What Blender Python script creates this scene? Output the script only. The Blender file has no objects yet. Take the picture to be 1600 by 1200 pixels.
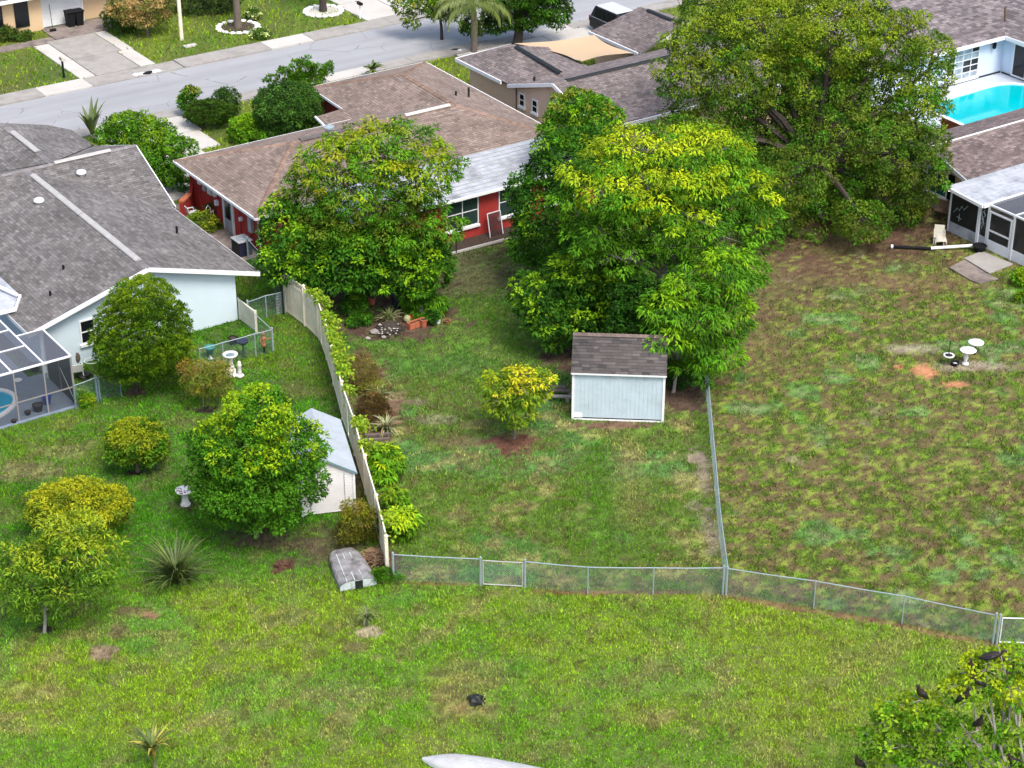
import bpy, math, random
import numpy as np
from mathutils import Vector
random.seed(7); RNG = np.random.default_rng(7)
SC = bpy.context.scene; COL = SC.collection
# ------------------------------------------------------------------ camera, sky, sun, exposure
F, PITCH, CH = 3111.0, math.radians(28.2), 41.0
cam_d = bpy.data.cameras.new('camera'); cam = bpy.data.objects.new('camera', cam_d); COL.objects.link(cam)
cam.location = (0, 0, CH); cam.rotation_euler = (math.pi/2 - PITCH, 0, 0)
cam_d.sensor_width = 36; cam_d.lens = 36*F/1600; cam_d.clip_start = 1; cam_d.clip_end = 4000
SC.camera = cam
SUN_EL, SUN_AZ = math.radians(57), math.radians(148)      # azimuth clockwise from +Y
w = bpy.data.worlds.new('World'); SC.world = w; w.use_nodes = True
nt = w.node_tree; sky = nt.nodes.new('ShaderNodeTexSky'); sky.sky_type = 'NISHITA'; sky.sun_disc = False
sky.sun_elevation = SUN_EL; sky.sun_rotation = SUN_AZ; sky.dust_density = 4.0; sky.air_density = 1.0; sky.ozone_density = 0.6
bg = nt.nodes['Background']; bg.inputs['Strength'].default_value = 0.15
nt.links.new(sky.outputs[0], bg.inputs['Color'])
sl = bpy.data.lights.new('sun', 'SUN'); sl.energy = 1.5; sl.angle = math.radians(20); sl.color = (1.0, .95, .86)
so = bpy.data.objects.new('sun', sl); COL.objects.link(so)
sd = Vector((math.sin(SUN_AZ)*math.cos(SUN_EL), math.cos(SUN_AZ)*math.cos(SUN_EL), math.sin(SUN_EL)))
so.rotation_euler = sd.to_track_quat('Z', 'Y').to_euler(); so.location = (0, 80, 60)
SC.view_settings.view_transform = 'Standard'; SC.view_settings.look = 'None'
SC.view_settings.exposure = 0.86; SC.view_settings.gamma = 1; SC.view_settings.use_curve_mapping = False

# ------------------------------------------------------------------ coordinates
A = math.radians(34.3); E1 = np.array([math.cos(A), math.sin(A), 0]); E2 = np.array([-math.sin(A), math.cos(A), 0])
def ray(x, y):
    u = (x-800)/F; v = (y-600)/F
    return np.array([u, math.cos(PITCH)-v*math.sin(PITCH), -math.sin(PITCH)-v*math.cos(PITCH)])
def at(x, y, z=0.0):
    d = ray(x, y); return d*((z-CH)/d[2]) + np.array([0, 0, CH])
def at_y(x, y, Y):
    d = ray(x, y); return d*(Y/d[1]) + np.array([0, 0, CH])
def W(s, t, z=0.0): return E1*s + E2*t + np.array([0, 0, z])
def V(*a): return np.array(a, float)
def nrm(v): return np.asarray(v, float)/(np.linalg.norm(v)+1e-12)

# ------------------------------------------------------------------ materials
MATS = {}
def base_nodes(name):
    m = bpy.data.materials.new(name); m.use_nodes = True
    n = m.node_tree.nodes; return m, n, m.node_tree.links, n['Principled BSDF']
def nz(n, l, scale, detail=4, rough=.6, coord=None, w3=None):
    t = n.new('ShaderNodeTexNoise'); t.inputs['Scale'].default_value = scale
    t.inputs['Detail'].default_value = detail; t.inputs['Roughness'].default_value = rough
    if coord is not None: l.new(coord, t.inputs['Vector'])
    return t
def pm(name, col, rough=.6, var=.15, scale=2.0, bump=0.0, bscale=40, metal=0, spec=.4, stain=None, stain_amt=.5, stain_scale=.8):
    if name in MATS: return MATS[name]
    m, n, l, b = base_nodes(name)
    tc = n.new('ShaderNodeTexCoord'); geo = n.new('ShaderNodeNewGeometry')
    t1 = nz(n, l, scale, 5, .65, geo.outputs['Position'])
    mr = n.new('ShaderNodeMapRange'); l.new(t1.outputs[0], mr.inputs[0]); mr.inputs[1].default_value = .25; mr.inputs[2].default_value = .75
    mr.inputs[3].default_value = 1-var; mr.inputs[4].default_value = 1+var
    mx = n.new('ShaderNodeVectorMath'); mx.operation = 'SCALE'; mx.inputs[0].default_value = col; l.new(mr.outputs[0], mx.inputs[3])
    out = mx.outputs[0]
    if stain is not None:
        t2 = nz(n, l, stain_scale, 8, .7, geo.outputs['Position'])
        r2 = n.new('ShaderNodeMapRange'); l.new(t2.outputs[0], r2.inputs[0]); r2.inputs[1].default_value = .48; r2.inputs[2].default_value = .68
        r2.inputs[3].default_value = 0; r2.inputs[4].default_value = stain_amt
        mc = n.new('ShaderNodeMix'); mc.data_type = 'RGBA'; l.new(r2.outputs[0], mc.inputs[0]); l.new(out, mc.inputs[6]); mc.inputs[7].default_value = (*stain, 1)
        out = mc.outputs[2]
    l.new(out, b.inputs['Base Color'])
    b.inputs['Roughness'].default_value = rough; b.inputs['Metallic'].default_value = metal; b.inputs['Specular IOR Level'].default_value = spec
    if bump:
        t3 = nz(n, l, bscale, 4, .6, geo.outputs['Position']); bp = n.new('ShaderNodeBump'); bp.inputs['Strength'].default_value = bump; bp.inputs['Distance'].default_value = .02
        l.new(t3.outputs[0], bp.inputs['Height']); l.new(bp.outputs[0], b.inputs['Normal'])
    MATS[name] = m; return m
def am(name, rough=.6, trans=0.0, var=.12, scale=6.0, spec=.3, bump=0.0, bscale=30, dots=0.0):
    """colour from the point attribute Col, with fine noise"""
    if name in MATS: return MATS[name]
    m, n, l, b = base_nodes(name)
    a = n.new('ShaderNodeAttribute'); a.attribute_name = 'Col'; geo = n.new('ShaderNodeNewGeometry')
    t1 = nz(n, l, scale, 5, .7, geo.outputs['Position'])
    mr = n.new('ShaderNodeMapRange'); l.new(t1.outputs[0], mr.inputs[0]); mr.inputs[1].default_value = .25; mr.inputs[2].default_value = .75
    mr.inputs[3].default_value = 1-var; mr.inputs[4].default_value = 1+var
    mx = n.new('ShaderNodeVectorMath'); mx.operation = 'SCALE'; l.new(a.outputs['Color'], mx.inputs[0]); l.new(mr.outputs[0], mx.inputs[3])
    if name == 'asphalt_shingle':
        mp = n.new('ShaderNodeMapping'); mp.inputs['Scale'].default_value = (1, 1, .3); l.new(geo.outputs['Position'], mp.inputs[0])
        tb = nz(n, l, .55, 6, .72, mp.outputs[0]); m2 = n.new('ShaderNodeMapRange'); l.new(tb.outputs[0], m2.inputs[0]); m2.inputs[1].default_value = .3; m2.inputs[2].default_value = .7; m2.inputs[3].default_value = .72; m2.inputs[4].default_value = 1.25
        mq = n.new('ShaderNodeVectorMath'); mq.operation = 'SCALE'; l.new(mx.outputs[0], mq.inputs[0]); l.new(m2.outputs[0], mq.inputs[3]); mx = mq
    l.new(mx.outputs[0], b.inputs['Base Color']); b.inputs['Roughness'].default_value = rough; b.inputs['Specular IOR Level'].default_value = spec
    if bump:
        t3 = nz(n, l, bscale, 4, .7, geo.outputs['Position']); bp = n.new('ShaderNodeBump'); bp.inputs['Strength'].default_value = bump; bp.inputs['Distance'].default_value = .05
        l.new(t3.outputs[0], bp.inputs['Height']); l.new(bp.outputs[0], b.inputs['Normal'])
    if trans:
        tr = n.new('ShaderNodeBsdfTranslucent'); l.new(mx.outputs[0], tr.inputs['Color']); ms = n.new('ShaderNodeMixShader'); ms.inputs[0].default_value = trans
        l.new(b.outputs[0], ms.inputs[1]); l.new(tr.outputs[0], ms.inputs[2]); l.new(ms.outputs[0], n['Material Output'].inputs['Surface'])
    MATS[name] = m; return m
def screen_mat(name, col, alpha):
    m, n, l, b = base_nodes(name); b.inputs['Base Color'].default_value = (*col, 1); b.inputs['Roughness'].default_value = .5
    tr = n.new('ShaderNodeBsdfTransparent'); ms = n.new('ShaderNodeMixShader'); ms.inputs[0].default_value = alpha
    l.new(tr.outputs[0], ms.inputs[1]); l.new(b.outputs[0], ms.inputs[2]); l.new(ms.outputs[0], n['Material Output'].inputs['Surface'])
    MATS[name] = m; return m
def water_mat(name, col):
    m, n, l, b = base_nodes(name); geo = n.new('ShaderNodeNewGeometry'); t = nz(n, l, .55, 2, .5, geo.outputs['Position'])
    cr = n.new('ShaderNodeMix'); cr.data_type = 'RGBA'; l.new(t.outputs[0], cr.inputs[0]); cr.inputs[6].default_value = (*[c*.85 for c in col], 1); cr.inputs[7].default_value = (*[c*1.15 for c in col], 1)
    l.new(cr.outputs[2], b.inputs['Base Color']); b.inputs['Roughness'].default_value = .08
    t3 = nz(n, l, 4, 2, .5, geo.outputs['Position']); bp = n.new('ShaderNodeBump'); bp.inputs['Strength'].default_value = .15; bp.inputs['Distance'].default_value = .02
    l.new(t3.outputs[0], bp.inputs['Height']); l.new(bp.outputs[0], b.inputs['Normal']); MATS[name] = m; return m
def street_mat():
    m, n, l, b = base_nodes('asphalt'); geo = n.new('ShaderNodeNewGeometry')
    mp = n.new('ShaderNodeMapping'); mp.inputs['Rotation'].default_value = (0, 0, -A); l.new(geo.outputs['Position'], mp.inputs[0])
    mp2 = n.new('ShaderNodeMapping'); mp2.inputs['Scale'].default_value = (.05, .9, 1); l.new(mp.outputs[0], mp2.inputs[0])
    t1 = nz(n, l, 1.0, 4, .55, mp2.outputs[0]); t2 = nz(n, l, 25, 3, .7, geo.outputs['Position']); t3 = nz(n, l, .35, 5, .6, geo.outputs['Position'])
    ad = n.new('ShaderNodeMath'); ad.operation = 'MULTIPLY_ADD'; l.new(t2.outputs[0], ad.inputs[0]); ad.inputs[1].default_value = .35; l.new(t1.outputs[0], ad.inputs[2])
    ad2 = n.new('ShaderNodeMath'); ad2.operation = 'MULTIPLY_ADD'; l.new(t3.outputs[0], ad2.inputs[0]); ad2.inputs[1].default_value = .5; l.new(ad.outputs[0], ad2.inputs[2])
    r = n.new('ShaderNodeMapRange'); l.new(ad2.outputs[0], r.inputs[0]); r.inputs[1].default_value = .65; r.inputs[2].default_value = 1.2
    mc = n.new('ShaderNodeMix'); mc.data_type = 'RGBA'; l.new(r.outputs[0], mc.inputs[0]); mc.inputs[6].default_value = (.26, .265, .275, 1); mc.inputs[7].default_value = (.36, .365, .38, 1)
    dn = nz(n, l, .9, 4, .6, geo.outputs['Position']); va = n.new('ShaderNodeMixRGB'); va.inputs[0].default_value = .25; l.new(geo.outputs['Position'], va.inputs[1]); l.new(dn.outputs['Color'], va.inputs[2])
    vo = n.new('ShaderNodeTexVoronoi'); vo.feature = 'DISTANCE_TO_EDGE'; vo.inputs['Scale'].default_value = .35; l.new(va.outputs[0], vo.inputs['Vector'])
    lt = n.new('ShaderNodeMath'); lt.operation = 'LESS_THAN'; l.new(vo.outputs['Distance'], lt.inputs[0]); lt.inputs[1].default_value = .006
    gt = n.new('ShaderNodeMath'); gt.operation = 'GREATER_THAN'; l.new(t3.outputs[0], gt.inputs[0]); gt.inputs[1].default_value = .53
    mu = n.new('ShaderNodeMath'); mu.operation = 'MULTIPLY'; l.new(lt.outputs[0], mu.inputs[0]); l.new(gt.outputs[0], mu.inputs[1])
    mk = n.new('ShaderNodeMix'); mk.data_type = 'RGBA'; l.new(mu.outputs[0], mk.inputs[0]); l.new(mc.outputs[2], mk.inputs[6]); mk.inputs[7].default_value = (.19, .19, .2, 1)
    l.new(mk.outputs[2], b.inputs['Base Color']); b.inputs['Roughness'].default_value = .55; MATS['asphalt'] = m; return m

M = dict(
 white=pm('white_paint', (.78, .80, .82), .5, .05, 1.5), white_dirty=pm('white_metal_weathered', (.40, .43, .48), .5, .22, 2.5, stain=(.16, .17, .19), stain_amt=.85, stain_scale=.9),
 wallblue=pm('pale_blue_stucco', (.56, .68, .76), .8, .05, .7, bump=.3, bscale=30), walllight=pm('light_blue_stucco', (.60, .72, .86), .8, .04, .7, bump=.2),
 red=pm('red_stucco', (.36, .035, .03), .7, .18, 1.2, bump=.3, bscale=25), peach=pm('peach_stucco', (.80, .57, .43), .8, .08, .8, bump=.3, stain=(.48, .33, .25), stain_amt=.4),
 cream=pm('cream_stucco', (.64, .47, .29), .8, .08, .8, bump=.3, stain=(.45, .25, .14), stain_amt=.25), tan=pm('tan_stucco', (.46, .37, .29), .8, .08, .8, bump=.3),
 glass=pm('window_glass', (.02, .03, .03), .12, .2, .5, spec=.6), glass_green=pm('screened_glass', (.022, .045, .04), .3, .25, .9, spec=.5), glass_dark=pm('dark_glass', (.008, .010, .013), .2, .3, 1), teal=pm('teal_blind', (.01, .10, .095), .55, .2, 3), curtain=pm('pale_curtain', (.30, .38, .44), .5, .5, 2.4),
 black=pm('black_plastic', (.010, .011, .013), .65, .2, 4, spec=.15), iron=pm('dark_iron', (.015, .018, .018), .5, .2, 4), galv=pm('galvanised_steel', (.34, .42, .45), .45, .12, 6, metal=.3), galv_dark=pm('weathered_steel', (.16, .24, .27), .5, .15, 6), alum=pm('white_aluminium', (.72, .74, .78), .4, .08, 3), alum_dull=pm('dull_white_metal', (.40, .395, .385), .6, .15, 3), bronze=pm('bronze_aluminium', (.25, .24, .24), .4, .1, 3),
 vinyl=pm('beige_vinyl', (.84, .77, .61), .5, .07, 1.5, stain=(.36, .33, .25), stain_amt=.35, stain_scale=1.3), concrete=pm('concrete', (.32, .305, .285), .8, .14, 1.5, bump=.3, stain=(.18, .16, .145), stain_amt=.6, stain_scale=.5), concrete_light=pm('pale_concrete', (.50, .49, .46), .8, .1, 1.2, bump=.25, stain=(.36, .31, .25), stain_amt=.5, stain_scale=.6), concrete_dark=pm('stained_concrete', (.22, .185, .165), .85, .3, 1.6, bump=.4, stain=(.06, .05, .045), stain_amt=.8, stain_scale=1.1),
 deck=pm('pool_deck_paint', (.19, .235, .31), .6, .12, 1.2), deck_light=pm('pale_pool_deck', (.48, .53, .62), .6, .1, 1.2), terracotta=pm('terracotta', (.42, .13, .065), .75, .18, 6), soil=pm('dark_soil', (.055, .04, .03), .95, .45, 7, bump=.8, bscale=22), mulch=pm('brown_mulch', (.10, .05, .032), .95, .5, 9, bump=.9, bscale=25),
 bark=pm('grey_bark', (.15, .12, .10), .9, .35, 6, bump=.7, bscale=18), bark_pale=pm('pale_bark', (.30, .28, .25), .85, .3, 6, bump=.5, bscale=18), bark_dark=pm('dark_bark', (.05, .04, .034), .9, .3, 6, bump=.7, bscale=18), wood=pm('weathered_wood', (.13, .105, .09), .85, .3, 4, bump=.5), redwood=pm('red_stained_wood', (.17, .04, .018), .7, .2, 3),
 shedboard=pm('pale_blue_board', (.49, .60, .68), .6, .07, 2.0, stain=(.36, .42, .44), stain_amt=.6, stain_scale=1.1), shedwhite=pm('white_siding', (.68, .68, .69), .6, .07, 2, stain=(.42, .41, .37), stain_amt=.4, stain_scale=1.2), shedroof=pm('grey_white_sheet_roof', (.40, .45, .50), .5, .1, 1.4, stain=(.30, .34, .37), stain_amt=.55, stain_scale=1.6),
 hull=pm('weathered_fibreglass', (.24, .235, .245), .8, .45, 3.5, bump=.4, stain=(.055, .05, .05), stain_amt=.9, stain_scale=1.7), hullwhite=pm('chalky_white_hull', (.44, .455, .47), .55, .14, 2.5, stain=(.33, .31, .28), stain_amt=.5, stain_scale=2.6), hullpale=pm('chalked_transom', (.48, .55, .56), .7, .2, 5, stain=(.06, .06, .05), stain_amt=.75, stain_scale=4),
 stone_white=pm('white_cast_stone', (.70, .70, .70), .7, .10, 6, bump=.3), pebble=pm('grey_pebble', (.08, .08, .085), .6, .5, 9), tealpot=pm('teal_glaze', (.03, .22, .19), .35, .15, 5), bluepot=pm('blue_plastic', (.015, .06, .32), .4, .1, 4), cloth=pm('pale_cloth', (.46, .45, .38), .9, .06, 4), sail=pm('tan_shade_cloth', (.50, .365, .235), .85, .05, .7), brownfab=pm('brown_sling_fabric', (.09, .055, .04), .8, .2, 5),
 carblack=pm('black_car_paint', (.008, .010, .014), .35, .1, 2, spec=.25), carglass=pm('car_glass', (.004, .005, .007), .2, .1, 2, spec=.25), carroof=pm('sky_sheen_roof', (.55, .57, .6), .15, .1, 2, spec=.8), redlens=pm('red_lens', (.25, .008, .01), .2, .1, 5), tyre=pm('tyre_rubber', (.02, .02, .02), .8, .1, 5), plate=pm('grey_ac_top', (.36, .38, .40), .5, .15, 4), navy=pm('navy_metal', (.02, .022, .05), .4, .2, 3), greydoor=pm('grey_door', (.35, .38, .40), .5, .08, 2),
 sand=pm('orange_sand', (.58, .27, .14), .9, .2, 5, bump=.5), gravel=pm('pale_gravel', (.5, .48, .42), .9, .3, 18, bump=.7), feather=pm('black_feather', (.026, .018, .015), .6, .4, 12), featherwing=pm('wing_feather', (.012, .012, .016), .5, .3, 12), beak=pm('beak', (.30, .2, .09), .5, .1, 9), skin=pm('brown_resin', (.28, .13, .06), .6, .25, 9), poolwater=water_mat('turquoise_water', (.0, .46, .52)), poolblue=water_mat('blue_water', (.01, .38, .62)), asphalt=street_mat(),
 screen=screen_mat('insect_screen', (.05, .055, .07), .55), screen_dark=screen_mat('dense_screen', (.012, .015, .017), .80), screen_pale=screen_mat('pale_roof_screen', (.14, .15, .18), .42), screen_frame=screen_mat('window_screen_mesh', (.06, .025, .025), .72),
 roofslab=pm('roof_deck', (.10, .095, .095), .9, .2, 3), leaf=am('leaf', .6, .22, .12, 5, .14), grass=am('grass_blade', .9, .25, .15, 3, .03), ground=am('lawn_soil', .95, 0, .35, 9, .1, .9, 14), shingle=am('asphalt_shingle', .8, 0, .22, 16, .3, .3, 60), frond=pm('palm_frond', (.13, .18, .035), .5, .2, 4), blade=pm('green_blade', (.08, .12, .03), .5, .25, 5), blade_pale=pm('cream_striped_blade', (.32, .34, .17), .6, .35, 8), blade_dark=pm('dark_green_blade', (.045, .075, .018), .55, .3, 5), corn_yellow=pm('yellow_striped_blade', (.40, .34, .06), .6, .35, 8), blade_tan=pm('dry_tan_blade', (.32, .22, .12), .8, .25, 6), bloom=pm('pink_bloom', (.42, .2, .24), .7, .2, 8), redbloom=pm('red_bloom', (.4, .01, .015), .6, .2, 8), orangebloom=pm('orange_bloom', (.6, .22, .06), .6, .2, 8))
em = bpy.data.materials.new('lamp_glow'); em.use_nodes = True; em.node_tree.nodes['Principled BSDF'].inputs['Emission Color'].default_value = (1, .8, .55, 1); em.node_tree.nodes['Principled BSDF'].inputs['Emission Strength'].default_value = 6; M['glow'] = em

# ------------------------------------------------------------------ object helpers
ORG = {}
def tag(o, label=None, cat=None, group=None, kind=None):
    if label: o['label'] = label
    if cat: o['category'] = cat
    if group: o['group'] = group
    if kind: o['kind'] = kind
    return o
def thing(name, label, cat, loc, group=None):
    o = bpy.data.objects.new(name, None); COL.objects.link(o); o.location = Vector(loc); o.empty_display_size = .2
    ORG[o] = np.array(loc, float); return tag(o, label, cat, group)
def link(name, me, mat, parent=None, org=None):
    o = bpy.data.objects.new(name, me); COL.objects.link(o)
    if mat is not None and not me.materials: me.materials.append(mat)
    if parent is not None: o.parent = parent; ORG[o] = ORG[parent]
    else: ORG[o] = np.zeros(3) if org is None else np.array(org, float); o.location = Vector(ORG[o])
    return o
def np_mesh(name, Vv, Fq, nper, cols=None, smooth=False):
    """fast mesh from numpy: Vv (N,3), Fq flat loop indices, nper verts per face"""
    me = bpy.data.meshes.new(name); nf = len(Fq)//nper
    me.vertices.add(len(Vv)); me.vertices.foreach_set('co', np.ascontiguousarray(Vv, np.float32).ravel())
    me.loops.add(len(Fq)); me.loops.foreach_set('vertex_index', np.ascontiguousarray(Fq, np.int32))
    me.polygons.add(nf); me.polygons.foreach_set('loop_start', np.arange(0, nf*nper, nper, dtype=np.int32))
    me.polygons.foreach_set('loop_total', np.full(nf, nper, np.int32))
    if smooth: me.polygons.foreach_set('use_smooth', np.ones(nf, bool))
    if cols is not None:
        a = me.color_attributes.new('Col', 'FLOAT_COLOR', 'POINT'); c = np.ones((len(Vv), 4), np.float32); c[:, :3] = cols; a.data.foreach_set('color', c.ravel())
    me.update(calc_edges=True); return me
class MB:
    def __init__(s): s.v = []; s.f = []; s.c = []; s.col = None
    def add(s, vs, fs):
        b = len(s.v); s.v += [tuple(map(float, p)) for p in vs]; s.f += [[i+b for i in f] for f in fs]
        if s.col is not None: s.c += [s.col]*len(vs)
        return s
    def obox(s, c, ax, ay, az, hx, hy, hz):
        c = np.asarray(c, float); ax, ay, az = np.asarray(ax)*hx, np.asarray(ay)*hy, np.asarray(az)*hz
        return s.add([c+i*ax+j*ay+k*az for k in (-1, 1) for j in (-1, 1) for i in (-1, 1)], [(0, 2, 3, 1), (4, 5, 7, 6), (0, 1, 5, 4), (2, 6, 7, 3), (0, 4, 6, 2), (1, 3, 7, 5)])
    def box(s, lo, hi):
        lo = np.array(lo, float); hi = np.array(hi, float); c = (lo+hi)/2; h = (hi-lo)/2
        return s.obox(c, (1, 0, 0), (0, 1, 0), (0, 0, 1), *h)
    def stbox(s, s0, s1, t0, t1, z0, z1):
        return s.obox(W((s0+s1)/2, (t0+t1)/2, (z0+z1)/2), E1, E2, (0, 0, 1), (s1-s0)/2, (t1-t0)/2, (z1-z0)/2)
    def bar(s, p, q, w_, h_, up=(0, 0, 1)):
        p, q = np.asarray(p, float), np.asarray(q, float); d = nrm(q-p); up = np.asarray(up, float)
        if abs(d@up) > .98: up = V(1, 0, 0)
        y = nrm(np.cross(up, d)); z = np.cross(d, y)
        return s.obox((p+q)/2, d, y, z, np.linalg.norm(q-p)/2, w_/2, h_/2)
    def tube(s, pts, rad, n=6, cap=True):
        pts = [np.asarray(p, float) for p in pts]; rad = rad if hasattr(rad, '__len__') else [rad]*len(pts)
        vs = []; fs = []; prev = None
        for i, p in enumerate(pts):
            d = nrm(pts[min(i+1, len(pts)-1)]-pts[max(i-1, 0)])
            a = prev if prev is not None else (V(1, 0, 0) if abs(d[0]) < .9 else V(0, 1, 0))
            x = nrm(a-d*(a@d)); y = np.cross(d, x); prev = x
            for k in range(n):
                th = 2*math.pi*k/n; vs.append(p+rad[i]*(math.cos(th)*x+math.sin(th)*y))
        for i in range(len(pts)-1):
            for k in range(n): fs.append((i*n+k, i*n+(k+1) % n, (i+1)*n+(k+1) % n, (i+1)*n+k))
        if cap: fs.append(tuple(range(n))[::-1]); fs.append(tuple((len(pts)-1)*n+k for k in range(n)))
        return s.add(vs, fs)
    def lathe(s, c, prof, n=14):
        c = np.asarray(c, float); vs = []; fs = []
        for r, z in prof:
            for k in range(n): th = 2*math.pi*k/n; vs.append(c+V(r*math.cos(th), r*math.sin(th), z))
        m = len(prof)
        for i in range(m-1):
            for k in range(n): fs.append((i*n+k, i*n+(k+1) % n, (i+1)*n+(k+1) % n, (i+1)*n+k))
        fs.append(tuple(range(n))[::-1]); fs.append(tuple((m-1)*n+k for k in range(n))); return s.add(vs, fs)
    def prism(s, poly, th):
        """planar polygon (3D, ccw from outside), extruded by vector th"""
        n = len(poly); P = [np.asarray(p, float) for p in poly]; th = np.asarray(th, float)
        return s.add(P+[p+th for p in P], [tuple(range(n)), tuple(range(2*n-1, n-1, -1))]+[(i, n+i, n+(i+1) % n, (i+1) % n) for i in range(n)])
    def blob(s, c, r, n=8, m=5, jit=.15):
        c = np.asarray(c, float); r = r if hasattr(r, '__len__') else (r, r, r); vs = []; fs = []
        for i in range(1, m):
            ph = math.pi*i/m
            for k in range(n):
                th = 2*math.pi*k/n; q = 1+random.uniform(-jit, jit); vs.append(c+V(r[0]*math.sin(ph)*math.cos(th)*q, r[1]*math.sin(ph)*math.sin(th)*q, r[2]*math.cos(ph)*q))
        for i in range(m-2):
            for k in range(n): fs.append((i*n+k, (i+1)*n+k, (i+1)*n+(k+1) % n, i*n+(k+1) % n))
        vs += [c+V(0, 0, r[2]), c-V(0, 0, r[2])]; a = (m-1)*n
        for k in range(n): fs.append((a, k, (k+1) % n)); fs.append((a+1, (m-2)*n+(k+1) % n, (m-2)*n+k))
        return s.add(vs, fs)
    def mesh(s, name, org, smooth=False):
        me = bpy.data.meshes.new(name); o = np.asarray(org, float)
        me.from_pydata([tuple(np.array(p)-o) for p in s.v], [], s.f)
        if s.c:
            a = me.color_attributes.new('Col', 'FLOAT_COLOR', 'POINT'); c = np.ones((len(s.v), 4), np.float32); c[:, :3] = np.array(s.c); a.data.foreach_set('color', c.ravel())
        if smooth:
            for p in me.polygons: p.use_smooth = True
        me.update(); return me
    def build(s, name, mat, parent=None, org=None, smooth=False, bevel=0):
        o_ = ORG[parent] if parent is not None else (np.zeros(3) if org is None else np.asarray(org, float))
        o = link(name, s.mesh(name, o_, smooth), mat, parent, o_)
        if bevel:
            b = o.modifiers.new('bevel', 'BEVEL'); b.width = bevel; b.segments = 2; b.limit_method = 'ANGLE'
        return o
def copy_tree(o, loc, rz=0, label=None, group=None, scale=1.0):
    def rec(src, par):
        c = src.copy(); COL.objects.link(c); ORG[c] = np.array(loc, float)
        if par is not None: c.parent = par
        for ch in src.children: rec(ch, c)
        return c
    r = rec(o, None); r.location = Vector(loc); r.rotation_euler = (0, 0, rz); r.scale = (scale,)*3
    if label: r['label'] = label
    if group: r['group'] = group
    return r

# ------------------------------------------------------------------ noise
def hash2(ix, iy, seed):
    h = (ix.astype(np.int64)*374761393 + iy.astype(np.int64)*668265263 + seed*974711) & 0x7fffffff
    h = ((h ^ (h >> 13))*1274126177) & 0x7fffffff; h = h ^ (h >> 16); return (h & 0xffff)/65535.0
def vnoise(x, y, sc, seed=0, octv=3):
    out = 0; amp = 1; tot = 0
    for o in range(octv):
        u = x*sc; v = y*sc; iu = np.floor(u); iv = np.floor(v); fu = u-iu; fv = v-iv; fu = fu*fu*(3-2*fu); fv = fv*fv*(3-2*fv)
        a = hash2(iu, iv, seed+o); b = hash2(iu+1, iv, seed+o); c = hash2(iu, iv+1, seed+o); d = hash2(iu+1, iv+1, seed+o)
        out = out+amp*((a*(1-fu)+b*fu)*(1-fv)+(c*(1-fu)+d*fu)*fv); tot += amp; amp *= .55; sc *= 2.13
    return out/tot
def sstep(a, b, x): t = np.clip((x-a)/(b-a), 0, 1); return t*t*(3-2*t)
def inpoly(x, y, poly):
    r = np.zeros(x.shape, bool); n = len(poly)
    for i in range(n):
        x0, y0 = poly[i][:2]; x1, y1 = poly[(i+1) % n][:2]
        if y0 == y1: continue
        r ^= ((y0 > y) != (y1 > y)) & (x < (x1-x0)*(y-y0)/(y1-y0)+x0)
    return r

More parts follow.
